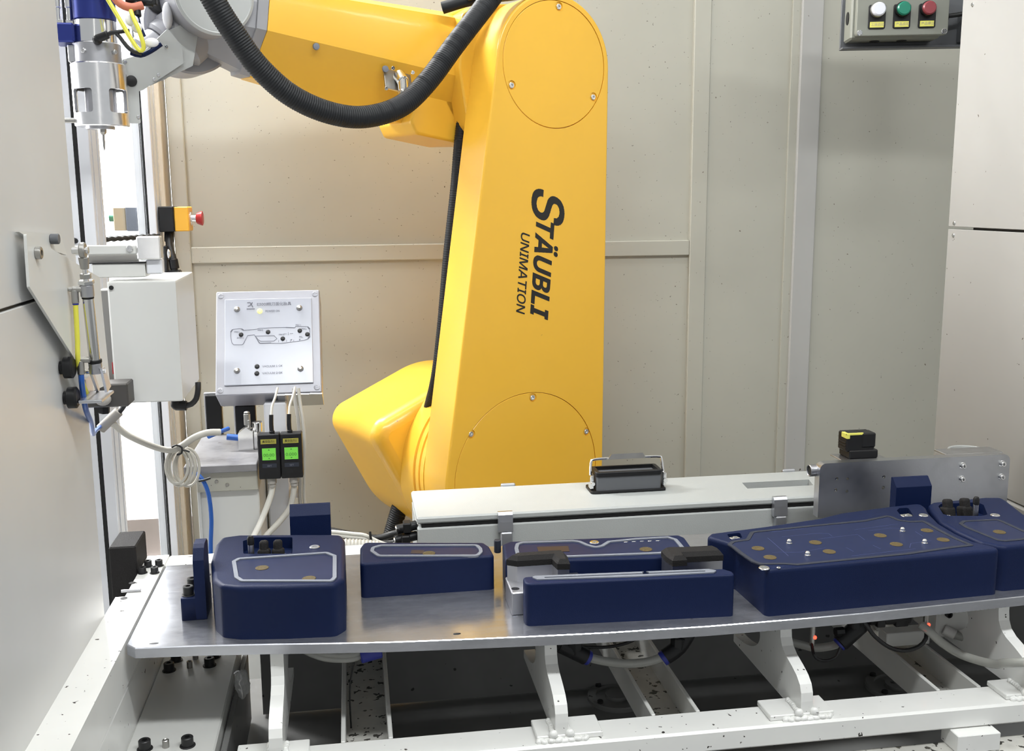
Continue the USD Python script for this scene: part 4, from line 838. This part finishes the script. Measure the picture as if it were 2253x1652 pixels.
part(pc, "rod_end", cat([lathe([(.0045, 0), (.0085, .0008), (.0095, .002), (.0095, .006), (.0085, .0072), (.0045, .008)], A - np.array([.004, 0, 0]), (1, 0, 0), 28), cyl(al(.008), al(.022), .0060, 20, r1=.0048)]), M["steel_dull"])
part(pc, "rod_pin", cyl(A - np.array([.012, 0, 0]), A + np.array([.0065, 0, 0]), .0042, 20), M["steel"])
part(pc, "rod", cyl(al(.020), al(.036), .0030, 16), M["steel"])
part(pc, "lock_nut", cyl(al(.0275), al(.0335), .0066, 6, .0006), M["steel_dull"])
part(pc, "mount_nut", cyl(al(.0355), al(.0405), .0095, 6, .0008), M["steel"])
part(pc, "head", cyl(al(.0405), al(.0555), .0078, 28), M["alu_soft"])
part(pc, "barrel", cyl(al(.0545), al(.136), .0066, 28), M["steel"])
part(pc, "seal_ring", cat([cyl(al(.0545), al(.0575), .0070, 28), cyl(al(.1325), al(.1365), .0082, 28)]), M["black"])
part(pc, "end_cap", cyl(al(.1365), al(.1500), .0078, 28), M["alu_soft"])
part(pc, "clevis", cat([prism(Polygon([(1.279, 1.301), (1.292, 1.301), (1.318, 1.272), (1.297, 1.268)]), (-.304, 0, 0), (0, 1, 0), (0, 0, 1), .003), prism(Polygon([(1.285, 1.300), (1.297, 1.300), (1.323, 1.268), (1.318, 1.264)]), (-.319, 0, 0), (0, 1, 0), (0, 0, 1), .003), bx(-.3275, -.300, 1.262, 1.3275, 1.2615, 1.2655, .001), bx(-.3305, -.3265, 1.30, 1.335, 1.2615, 1.285, .001)]), M["clamp"])
part(pc, "cross_pin", cyl((-.322, 1.286, 1.2965), (-.299, 1.286, 1.2965), .003, 16), M["steel"])
def flow_fitting(z, y, down):
    part(pc, "flow_fitting", cat([cyl((-.3125, y, z), (-.3255, y, z), .0036, 20), cyl((-.325, y, z), (-.3300, y, z), .0027, 16), cyl((-.3235, y, z - .001), (-.3235, y, z - down), .0042, 20)]), M["steel_dull"])
flow_fitting(1.3975, 1.2720, .0165); flow_fitting(1.3130, 1.2720, .0175)
o = thing("air_tube", "short yellow air tube beside the slim cylinder on the white gusset", "tube", (-.3245, 1.27, 1.32))
part(o, "tube", tube([(-.3235, 1.272, 1.382), (-.3238, 1.271, 1.36), (-.3243, 1.270, 1.335), (-.3252, 1.269, 1.3155), (-.3258, 1.2745, 1.300), (-.3262, 1.287, 1.281), (-.3262, 1.300, 1.268)], .0029, 10), M["tube_yellow"])
part(o, "collar", cyl((-.3235, 1.272, 1.3835), (-.3235, 1.272, 1.379), .0036, 16), M["fit_blue"])
o = thing("air_tube", "blue air tube curving down from the slim cylinder's lower fitting", "tube", (-.3235, 1.27, 1.24))
part(o, "tube", tube([(-.3235, 1.272, 1.2965), (-.3240, 1.273, 1.288), (-.3265, 1.285, 1.268), (-.3305, 1.308, 1.245), (-.3455, 1.385, 1.214), (-.372, 1.50, 1.173), (-.418, 1.70, 1.133), (-.444, 1.84, 1.110)], .0034, 10), M["tube_blue"])
lb = thing("lift_bracket", "white bar and aluminium block bracket under the window frame's black seal", "bracket", (-.37, 1.7, 1.38))
part(lb, "bar", bx(-.447, -.3335, 1.694, 1.70, 1.4165, 1.4315, .0015), M["white_clean"])
part(lb, "screw", socket_screw((-.343, 1.694, 1.426), (0, -1, 0), .0050, .004, False), M["steel"])
part(lb, "block", bx(-.3325, -.2965, 1.69, 1.715, 1.408, 1.4445, .002), M["turned"])
part(lb, "block_step", bx(-.3215, -.2975, 1.70, 1.72, 1.3845, 1.4078, .002), M["profile"])
part(lb, "mirror_rail", bx(-.412, -.336, 1.715, 1.722, 1.402, 1.4165, .001), M["steel_dull"])
part(lb, "lower_bar", bx(-.404, -.3235, 1.70, 1.745, 1.380, 1.4025, .0015), M["white_clean"])
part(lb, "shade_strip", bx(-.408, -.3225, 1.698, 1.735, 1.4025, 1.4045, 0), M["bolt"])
o = thing("seal_strip", "ragged black brush seal strip along the lower edge of the glass window", "seal", (-.43, 2.06, 1.43))
tpts = [np.array([-.5105 + .089 * t, 2.018 + .372 * t, 1.4265 - .0045 * t]) for t in np.linspace(0, 1, 40)]
part(o, "strip", tube([p + np.array([0, 0, .0012 * math.sin(i * 2.1)]) for i, p in enumerate(tpts)], .0052, 8, .01), M["cab_gap"])
ct = thing("control_box", "white metal control box standing upright before the window frame at left", "control box", (-.33, 1.78, 1.18))
q = [(-.379, 1.68), (-.2745, 1.68), (-.277, 1.882), (-.379, 1.882)]
part(ct, "cover", soft_prism(q, 1.181, 1.375, .002, .003, 120, 2, .002), M["white_clean"])
part(ct, "screw", cyl((-.372, 1.6795, 1.366), (-.372, 1.677, 1.366), .0035, 12), M["bolt"])
part(ct, "cable_gland", cat([cyl((-.3005, 1.765, 1.1805), (-.3005, 1.765, 1.165), .0085, 6), cyl((-.302, 1.765, 1.158), (-.283, 1.764, 1.157), .0085, 18), ellipsoid((-.3005, 1.765, 1.160), (.009, .009, .010), 2)]), M["black"])
part(ct, "mount_bracket", cat([bx(-.40, -.380, 1.70, 1.75, 1.19, 1.36, .001)]), M["steel_dull"])
part(ct, "red_tag", bx(-.3815, -.3795, 1.685, 1.70, 1.228, 1.247, .0005), M["estop_red"])
o = thing("power_cable", "black cable bending up from the gland under the white control box", "cable", (-.28, 1.76, 1.17))
part(o, "wire", tube([(-.286, 1.764, 1.157), (-.275, 1.762, 1.160), (-.266, 1.758, 1.170), (-.262, 1.757, 1.186), (-.262, 1.76, 1.197)], .0048, 12), M["cable"])
o = thing("junction_plate", "dark grey plate with a beige cable gland left below the white control box", "junction plate", (-.39, 1.62, 1.19))
part(o, "plate", bx(-.412, -.345, 1.615, 1.66, 1.188, 1.224, .002), M["junction"])
part(o, "gland_clamp", ellipsoid((-.380, 1.606, 1.2025), (.012, .010, .010), 2), M["tape"])
part(o, "gland_nut", cyl((-.385, 1.63, 1.1885), (-.386, 1.63, 1.176), .009, 6), M["black"])
part(o, "yellow_wire", tube([(-.397, 1.609, 1.215), (-.392, 1.606, 1.206), (-.383, 1.604, 1.2)], .0015, 8), M["tube_yellow"])
es = thing("emergency_stop", "yellow and black emergency stop box with red mushroom on the window post", "emergency stop", (-.39, 2.44, 1.43))
part(es, "base", bx(-.4225, -.389, 2.41, 2.475, 1.430, 1.4865, .002), M["black"])
part(es, "cover", bx(-.3888, -.3575, 2.412, 2.473, 1.431, 1.4855, .002), M["estop_yellow"])
part(es, "collar", cat([lathe([(.016, 0), (.016, .002)], (-.3575, 2.442, 1.459), (1, 0, 0), 24), cyl((-.3575, 2.442, 1.459), (-.344, 2.442, 1.459), .0085, 20)]), M["steel"])
part(es, "mushroom", lathe([(.009, 0), (.012, .002), (.0155, .010), (.0165, .014), (.013, .0155)], (-.3455, 2.442, 1.459), (1, 0, 0), 32), M["estop_red"])
o = thing("start_button_box", "tan and grey button box with green button outside behind the window glass", "button box", (-.5, 2.44, 1.43))
part(o, "base", bx(-.4925, -.4665, 2.41, 2.475, 1.433, 1.4865, .002), M["gasket"])
part(o, "cover", bx(-.5195, -.4928, 2.412, 2.473, 1.434, 1.486, .002), M["tan_post"])
part(o, "button", cyl((-.5195, 2.442, 1.462), (-.534, 2.442, 1.462), .0085, 20), M["pb_green"])
o = thing("power_cable", "black cable and plug hanging below the emergency stop box", "cable", (-.4, 2.4, 1.34))
part(o, "wire", tube([(-.406, 2.44, 1.43), (-.4045, 2.42, 1.41), (-.402, 2.41, 1.395), (-.395, 2.40, 1.372), (-.393, 2.40, 1.352), (-.397, 2.40, 1.33)], .0078, 12), M["cable"])
part(o, "plug", cat([cyl((-.406, 2.44, 1.4295), (-.4055, 2.43, 1.408), .011, 16), bx(-.413, -.405, 2.39, 2.42, 1.33, 1.40, .002), bx(-.412, -.380, 2.39, 2.42, 1.325, 1.345, .003), cyl((-.395, 2.40, 1.37), (-.392, 2.40, 1.348), .010, 14)]), M["black"])
part(o, "latch", ellipsoid((-.4035, 2.395, 1.382), (.006, .004, .011), 2), M["steel"])
o = thing("cable_bundle", "pale cable bundle sagging from the window post and coiled beside the pedestal table", "cable", (-.33, 1.85, 1.0))
part(o, "run", tube([(-.446, 1.85, 1.108), (-.427, 1.85, 1.114), (-.402, 1.85, 1.092), (-.364, 1.85, 1.071), (-.335, 1.85, 1.061), (-.318, 1.85, 1.062)], .0058, 12), M["cable_white"])
part(o, "run", tube([(-.327, 1.85, 1.060), (-.312, 1.852, 1.066), (-.290, 1.86, 1.079), (-.268, 1.87, 1.085), (-.246, 1.88, 1.083)], .0062, 12), M["cable_white"])
for k in range(5):
    c = np.array([-.321 + .004 * k, 1.850 + .004 * k, 1.030 - .0016 * k]); a = np.linspace(0, 2 * math.pi, 26); rx, rz = .020 + .0015 * (k % 3), .030 + .0018 * ((k * 2) % 3)
    part(o, "coil", tube([c + np.array([rx * math.sin(t) * .95, .006 * math.cos(t), rz * math.cos(t)]) for t in a], .0026, 9), M["cable_white"])
part(o, "wrap", cyl((-.446, 1.849, 1.104), (-.412, 1.848, 1.135), .0090, 14), M["tape"])
part(o, "tail", tube([(-.412, 1.848, 1.133), (-.402, 1.85, 1.146), (-.398, 1.85, 1.16), (-.398, 1.84, 1.18)], .0042, 10), M["cable"])
part(o, "tie", [tube([(-.326, 1.842, 1.0675), (-.318, 1.842, 1.071), (-.309, 1.843, 1.066), (-.310, 1.843, 1.056), (-.318, 1.842, 1.0535)], .0018, 8), tube([(-.31, 1.843, 1.062), (-.302, 1.843, 1.060), (-.296, 1.843, 1.0575)], .0016, 8)], M["cable"])
part(o, "blue_lead", tube([(-.27, 1.90, 1.071), (-.256, 1.92, 1.073), (-.240, 1.95, 1.074)], .004, 10), M["tube_blue"])

# ---------------------------------------------------------------- pedestal table, gauges and sign panel
pt = thing("pedestal", "cream pedestal with a scuffed metal table top behind the left blue block", "pedestal", (-.23, 2.0, 0))
part(pt, "table_top", bx(-.318, -.186, 1.90, 2.165, 1.001, 1.016, .0015), M["table"])
part(pt, "apron", bx(-.2985, -.187, 1.912, 2.15, .962, 1.001, .0015), M["wall"])
part(pt, "column", bx(-.2975, -.187, 1.925, 2.14, 0, .962, .002), M["white_clean"])
part(pt, "corner_trim", bx(-.2995, -.2935, 1.918, 1.926, 0, 1.0, .001), M["white_clean"])
for x, z in ((-.262, .982), (-.243, .975)): part(pt, "screw", cross_screw((x, 1.912, z), (0, -1, 0), .0035), M["steel_dull"])
for x0, x1, y0, z1, side, lab in ((-.311, -.2785, 2.17, 1.098, 1, "left"), (-.246, -.205, 2.12, 1.083, 0, "right")):
    o = thing("black_stop", f"black rubber faced upright block behind the metal pedestal table, the {lab} one", "stop block", ((x0 + x1) / 2, y0, 1.016))
    part(o, "face", bx(x0, x1, y0, y0 + .012, 1.0165 if not side else .97, z1, .0015), M["black"])
    part(o, "back_plate", bx(x0 - .004, x1, y0 + .012, y0 + .022, 1.0165 if not side else .97, z1 + .004, .0015), M["alu_soft"])
    if side: part(o, "arm", bx(x0, x1, 2.166, y0 + .02, .985, 1.01, .001), M["alu_soft"])
ts = thing("tool_setter", "polished steel tool setting block with chrome knob on the metal table", "tool setter", (-.212, 2.02, 1.016))
part(ts, "body", prism(Polygon([(-.0165, 0), (.012, 0), (.012, .036), (-.001, .046), (-.0165, .034)]).buffer(-.0008).buffer(.0008), (-.213, 2.034, 1.0163), (1, 0, 0), (0, 0, 1), .028), M["steel"], smooth=15)
part(ts, "side_face", bx(-.2005, -.193, 2.012, 2.03, 1.0165, 1.05, .001), M["steel"])
part(ts, "knob", cat([cyl((-.194, 2.03, 1.048), (-.194, 2.03, 1.068), .0105, 28), cyl((-.194, 2.03, 1.0165), (-.194, 2.03, 1.048), .006, 20)]), M["steel"])
part(ts, "stem", cat([cyl((-.2085, 2.02, 1.05), (-.2085, 2.02, 1.074), .0028, 14), cyl((-.213, 2.03, 1.062), (-.213, 2.03, 1.085), .0065, 16), ellipsoid((-.213, 2.03, 1.087), (.006, .006, .003), 2)]), M["steel_dull"])
part(ts, "air_plug", cyl((-.252, 2.015, 1.043), (-.229, 2.016, 1.040), .0062, 18), M["tube_blue"])
o = thing("air_tube", "dark blue air tube tied to the pedestal's front by a black cable tie", "tube", (-.275, 1.89, .86))
part(o, "tube", tube([(-.305, 1.905, 1.0), (-.294, 1.893, 1.003), (-.282, 1.888, .990), (-.274, 1.888, .962), (-.272, 1.888, .918), (-.276, 1.888, .865), (-.28, 1.888, .78)], .0040, 10), M["tube_blue"])
part(o, "tie", tube([(-.289, 1.880, .993), (-.280, 1.879, .9945), (-.268, 1.880, .998)], .0022, 8), M["cable"])
po = thing("sign_post", "white square post carrying the twin gauges and the tilted sign box", "post", (-.16, 2.08, 0))
part(po, "post", bx(-.183, -.138, 2.06, 2.115, 0, 1.098, .003), M["profile"])
part(po, "foot", bx(-.21, -.11, 2.02, 2.13, 0, .012, .002), M["profile"])
part(po, "cable_clip", bx(-.136, -.122, 2.04, 2.06, .905, .925, .001), M["white_plastic"])
# sign box: tilted back
TS = math.radians(27.0)
SU = np.array([1.0, 0, 0]); SV = np.array([0, math.sin(TS), math.cos(TS)]); SN = np.cross(SU, SV)
SC = np.array([-.1700, 2.10, 1.2175])
FS = frame(SC, SU, SV)                                               # x right, y up the face, z out of it
sg = thing("sign_box", "silver sign box with white indicator panel and a line drawing, tilted on its post", "sign", (-.17, 2.1, 1.1))
part(sg, "box", put(bx(-.1035, .1035, -.1105, .1105, -.080, 0, .002), FS), M["sign_frame"])
part(sg, "bottom_flange", put(bx(.015, .1045, -.1145, -.1115, -.081, 0, .0005), FS), M["steel"])
part(sg, "back_mount", [bx(-.18, -.14, 2.118, 2.122, 1.05, 1.12, .001)], M["profile"])
pw = part(sg, "face_panel", put(bx(-.086, .0875, -.0915, .0915, .0005, .0045, .001), FS), M["sign"], label="white acrylic face panel")
ZS = .0046
def on(m, z=ZS): m = m.copy(); m.apply_translation((0, 0, z)); return put(m, FS)
for x, y in ((-.094, .1005), (.094, .1005), (-.094, -.1005), (.094, -.1005)): part(sg, "corner_screw", put(cat([cross_screw((x, y, 0), (0, 0, 1), .0062, .0012)]), FS), M["sign_frame"])
for x, y in ((-.0615, .0690), (.0625, .0690), (-.0615, -.0615), (.0625, -.0615)): part(sg, "dome_nut", put(cat([lathe([(.0060, 0), (.0062, .001), (.005, .0045), (.0025, .0065)], (x, y, ZS - .0002), (0, 0, 1), 24)]), FS), M["steel_dull"])
def led(x, y, m, r=.0042, lab=None): part(sg, "indicator", put(lathe([(r * 1.15, 0), (r * 1.15, .0012), (r * .9, .0016), (r * .7, .003), (0, .0036)], (x, y, ZS - .0002), (0, 0, 1), 20), FS), m, label=lab)
led(-.0165, .0640, M["led_yellow"], .0048, "lit yellow POWER ON lamp"); led(-.0225, -.0540, M["bolt"]); led(-.0230, -.0685, M["bolt"])
ink = []
def w_(s, x, y, h, cjk=False, wt=480):
    m = text(s, h, .0003, wt, cjk); m.apply_translation((x, y, 0)); ink.append(m)
w_("E300B", -.0225, .0765, .0052, wt=560); w_("铣刀面化胎具", -.0015, .0765, .0058, True)
w_("POWER ON", -.0060, .0620, .0040); w_("VACUUM 1 OK", -.0125, -.0560, .0042); w_("VACUUM 2 OK", -.0125, -.0705, .0042)
def ln(p, w=.0006): ink.append(extrude(LineString(p).buffer(w / 2 + .0001), .0003))
for p in ([(-.0405, .083), (-.036, .0835), (-.0335, .080), (-.036, .0765), (-.0395, .0755)], [(-.0315, .083), (-.0335, .0795), (-.0305, .0735)]): ln(p, .0018)
ink.append(extrude(sbox(-.0425, .0685, -.0265, .0705), .0003))
car = [(-.074, .012), (-.0735, .0225), (-.069, .0265), (-.054, .0275), (-.049, .0235), (-.022, .0255), (-.018, .027), (.012, .0278), (.035, .0275), (.053, .0262), (.0545, .0295), (.068, .0285), (.079, .028), (.0822, .0245), (.0822, .005), (.079, .0015), (.070, -.0015), (.045, -.0045), (.025, -.0065), (.012, -.006), (.005, -.0055), (-.016, -.0055), (-.0185, -.004), (-.0275, .0135), (-.0405, .0125), (-.0495, -.0055), (-.052, -.007), (-.068, -.0065), (-.0715, -.002), (-.074, .012)]
ln(car, .0009)
ln([(-.0255, .0105), (.0115, .0105), (.017, .004), (.011, -.001), (-.0155, -.0005), (-.0205, .0035), (-.0255, .0105)], .0009); ln([(-.0215, .0025), (-.0165, -.0045), (.005, -.0045)], .0007)
ln([(-.0495, .0245), (-.052, .0265)], .0025); ln([(-.0735, .021), (-.071, .025)], .0022); ln([(.079, .0265), (.0818, .023)], .0024); ln([(.079, .003), (.0815, .007)], .0024)
for x in (.020, .0275, .036, .043, .050): ln([(x, -.0035), (x, .0005)], .0006)
for x in (.030, .0455, .062): ink.append(extrude(Polygon([(x - .0018, .0018), (x + .0018, .0018), (x, -.0022)]), .0003))
ln([(.030, .014), (.036, .014)], .0005); ln([(.0395, .017), (.0395, .011)], .0005); ln([(.043, .014), (.049, .014)], .0005); ln([(.035, .0275), (.052, .0262)], .0014)
for s, x, y in (("PRK1", -.067, .019), ("APRK1", -.062, .0062), ("PRK2", -.021, .0215), ("PRC2", .0205, .0108), ("PRC1", .054, .0305), ("PRK1", .0655, .0215), ("PRL", .0605, .0048)): w_(s, x, y, .0032)
part(sg, "print", [on(m) for m in ink], M["sign_ink"], smooth=False, label="grey printed drawing and captions")
for x, y in ((-.0535, .0145), (-.0005, .0185), (.0285, .0035), (.0625, .0195), (.0775, .0115)): led(x, y, M["bolt"], .0040)
# twin gauges
gg = []
for k, x0 in enumerate((-.1832, -.1425)):
    o = thing("vacuum_gauge", "black digital vacuum gauge with green display, the %s of the pair" % ("left" if k == 0 else "right"), "gauge", (x0 + .02, 1.9, .985))
    F = frame((x0 + .0202, 1.9, 1.0275), (1, 0, 0), (0, .06, 1))
    part(o, "body", put(bx(-.0198, .0198, -.0420, .0425, -.03, 0, .0015), F), M["black"])
    part(o, "label_tape", put(bx(-.0145, .0140, .0245, .0335, -.0005, .0006, 0), F), M["label_dim"], label="yellow label tape")
    sc_ = part(o, "display", put(bx(-.0125, .0125, -.0060, .0165, -.0005, .0005, 0), F), M["lcd"], label="lit green display")
    tx = [text("00.00" if k == 0 else "0.000", .0052, .0002, 500)]; tx[0].apply_translation((-.0105, .001, .0006))
    tri = extrude(Polygon([(-.002, .0125), (.002, .0125), (0, .0145)]), .0002); tri.apply_translation((0, 0, .0006))
    tri2 = extrude(Polygon([(-.002, -.002), (.002, -.002), (0, -.004)]), .0002); tri2.apply_translation((0, 0, .0006))
    part(o, "digits", put(cat(tx + [tri, tri2]), F), M["lcd_ink"], smooth=False)
    t = text("真空压力" + "12"[k], .0036, .0002, cjk=True); t.apply_translation((-.0115, .0275, .0007)); part(o, "label_print", put(t, F), M["letter"], smooth=False)
    t = text("SET", .0032, .0002, 500); t.apply_translation((-.004, -.0185, .0004))
    part(o, "button_row", put(cat([bx(-.013, .013, -.0205, -.0125, -.0005, .0003, 0)]), F), M["blue_dark"]); part(o, "caption", put(t, F), M["sign_ink"], smooth=False)
    part(o, "hose_fitting", put(cat([cyl((0.002, -.042, -.015), (.002, -.054, -.0155), .0085, 20), cyl((.002, -.054, -.0155), (.002, -.060, -.016), .0068, 20)]), F), M["tape"])
    xx = x0 + .0202 + (.006, -.002)[k]
    part(o, "plug", [tube([(xx, 1.915, 1.068), (xx - .001, 1.918, 1.084), (xx - .0005, 1.922, 1.103)], .0042, 12), cyl((xx, 1.915, 1.066), (xx, 1.915, 1.074), .0050, 16)], M["black"])
    part(o, "lead", tube([(xx - .0005, 1.922, 1.10), (xx + .001, 1.935, 1.117), (xx + .006, 1.95, 1.13), (xx + .010, 1.97, 1.145)], .0024, 10), M["cable_white"])
o = thing("gauge_bracket", "small steel bracket holding both gauges on the white post", "bracket", (-.14, 1.95, 1.0))
part(o, "bracket", bx(-.178, -.112, 1.9325, 2.044, 1.005, 1.03, .001), M["steel_dull"])
for lab, pts in (("white air hose leading left from the twin gauges down behind the left block", [(-.161, 1.916, .969), (-.163, 1.915, .955), (-.172, 1.91, .930), (-.187, 1.895, .898), (-.203, 1.86, .872), (-.215, 1.80, .845)]), ("grey air hose curving from under the right gauge down behind the left block", [(-.1205, 1.916, .969), (-.122, 1.915, .955), (-.130, 1.91, .925), (-.150, 1.90, .901), (-.180, 1.875, .874), (-.195, 1.80, .845)])):
    o = thing("air_hose", lab, "hose", pts[-1]); part(o, "tube", tube(pts, .0056, 12), M["tube_white" if "white" in lab else "cable_white"])
o = thing("sensor_cable", "pair of grey cables running down the right side of the white post", "cable", (-.12, 2.03, .85))
for d in (0, .009): part(o, "wire", tube([(-.121 + d, 2.04, 1.13), (-.118 + d, 2.03, 1.10), (-.114 + d, 2.02, 1.07), (-.112 + d, 2.015, 1.02), (-.116 + d, 2.03, .95), (-.118 + d, 2.035, .90), (-.112 + d, 2.03, .85), (-.115 + d, 2.03, .76)], .0036, 10), M["cable_white" if d else "tape"])
o = thing("cable_bundle", "black and white cables plugged into the cabinet's left end with black plugs", "cable", (.0, 1.73, .91))
part(o, "black_cable", tube([(-.07, 1.76, .928), (-.045, 1.75, .9255), (-.002, 1.75, .9145), (.029, 1.75, .909), (.055, 1.75, .914), (.07, 1.74, .921)], .0062, 12), M["cable"])
part(o, "black_cable", tube([(-.06, 1.74, .921), (-.02, 1.735, .913), (.02, 1.735, .905), (.05, 1.735, .903), (.068, 1.73, .906)], .0058, 12), M["cable"])
for d in (0, .006): part(o, "white_cable", tube([(-.06, 1.72, .936 - d), (-.045, 1.72, .9345 - d), (-.010, 1.72, .9285 - d), (.008, 1.72, .925 - d), (.028, 1.718, .914 - d), (.048, 1.716, .906), (.062, 1.715, .908)], .0034, 10), M["tube_white"])
part(o, "plug", [cyl((.062, 1.72, .932), (.098, 1.725, .937), .0085, 14), cyl((.058, 1.715, .914), (.098, 1.725, .918), .0085, 14), bx(.074, .088, 1.712, 1.735, .926, .9445, .002), bx(.070, .085, 1.705, 1.73, .908, .924, .002), ellipsoid((.066, 1.712, .934), (.004, .003, .004), 2)], M["black"])
part(o, "plug_lock", [cyl((.061, 1.718, .9335), (.0635, 1.718, .934), .006, 14), cyl((.0575, 1.712, .9145), (.060, 1.712, .915), .006, 14)], M["steel"])
part(o, "tie", tube([(.0165, 1.712, .934), (.0175, 1.710, .922), (.018, 1.712, .914)], .0022, 8), M["cable"])
o = thing("cable_conduit", "pale ribbed conduit stub in the gap between the two left blue blocks", "conduit", (-.01, 1.66, .92))
part(o, "conduit", tube([(-.06, 1.66, .926), (-.03, 1.66, .925), (.0, 1.66, .922), (.03, 1.66, .918)], .0165, 18, .0012, (.0058, .10)), M["cable_white"], smooth=50)

# ---------------------------------------------------------------- push-button box at the upper right
AB = math.radians(-14.0)
BU = np.array([math.cos(AB), math.sin(AB), 0.0])
FB = frame((1.222, 2.20, 1.884), BU, (0, 0, 1.0))                 # z of this frame points at the viewer
bb = thing("button_box", "grey push-button box with white, green and red caps at upper right", "button box", (1.22, 2.2, 1.84))
part(bb, "base", put(bx(-.106, .090, -.040, .062, -.085, -.018, .004), FB), M["btn_box"])
part(bb, "lid", put(soft_prism(sbox(-.098, -.036, .100, .075), -.0175, 0, .002, .006, 100), FB), M["btn_box"])
for x in (-.045, .015): part(bb, "knockout", put(lathe([(.011, 0), (.011, .001)], (x, -.0405, -.05), (0, -1, 0), 24), FB), M["cab_gap"], label="dark knockout hole")
part(bb, "knockout", put(lathe([(.014, 0), (.014, .001)], (-.1065, .01, -.05), (-1, 0, 0), 24), FB), M["cab_gap"], label="dark side knockout")
for x, y in ((-.090, -.0285), (.092, -.0285), (-.090, .067), (.092, .067)): part(bb, "lid_screw", put(cross_screw((x, y, 0), (0, 0, 1), .0062, .0015), FB), M["steel"])
for x, m, lab, s in ((-.0545, M["pb_white"], "white lamp button", "工装启动"), (-.0010, M["pb_green"], "green button", "产品启动"), (.0530, M["pb_red"], "red button", "产品停止")):
    pp = part(bb, "label_holder", put(soft_prism(sbox(-.0185 + x, -.0215, .0185 + x, .030), -.0003, .003, .001, .004, 60), FB), M["black"])
    part(bb, "label_tape", put(bx(x - .0150, x + .0150, -.0185, -.0065, .003, .0036, 0), FB), M["label"], label="yellow label tape")
    t = text(s, .0052, .0002, cjk=True); t.apply_translation((x - .0128, -.0148, .0037)); part(bb, "label_print", put(t, FB), M["tan_post"], smooth=False)
    part(bb, "bezel", put(lathe([(.0165, .003), (.0165, .010), (.0155, .012)], (x, .0185, 0), (0, 0, 1), 36), FB), M["steel_dull" if s[0] == "工" else "black"])
    part(bb, "button", put(lathe([(.0145, .010), (.0145, .018), (.012, .021)], (x, .0185, 0), (0, 0, 1), 36), FB), m, label=lab)
o = thing("box_bracket", "dark grey angle bracket carrying the push-button box beside the right wall panel", "bracket", (1.24, 2.25, 1.83))
part(o, "back_plate", put(bx(-.113, .20, -.050, .12, -.094, -.0865, .001), FB), M["conn_grey"])
part(o, "shelf", put(bx(-.113, .20, -.0545, -.050, -.094, -.060, .0005), FB), M["conn_grey"])
part(o, "arm", cat([bx(1.385, 1.42, 1.975, 2.29, 1.84, 1.90, .002), bx(1.2625, 1.42, 1.965, 1.985, 1.84, 1.90, .002)]), M["conn_grey"])
o = thing("power_cable", "short black cable with gland leaving the push-button box to the right", "cable", (1.34, 2.2, 1.88))
part(o, "gland", put(cyl((.090, .008, -.045), (.112, .010, -.045), .0105, 16), FB), M["black"])
part(o, "wire", tube([(FB @ np.array([.108, .010, -.045, 1]))[:3], (FB @ np.array([.13, .012, -.045, 1]))[:3], (FB @ np.array([.165, .019, -.05, 1]))[:3], (FB @ np.array([.21, .03, -.06, 1]))[:3]], .0050, 12), M["cable"])
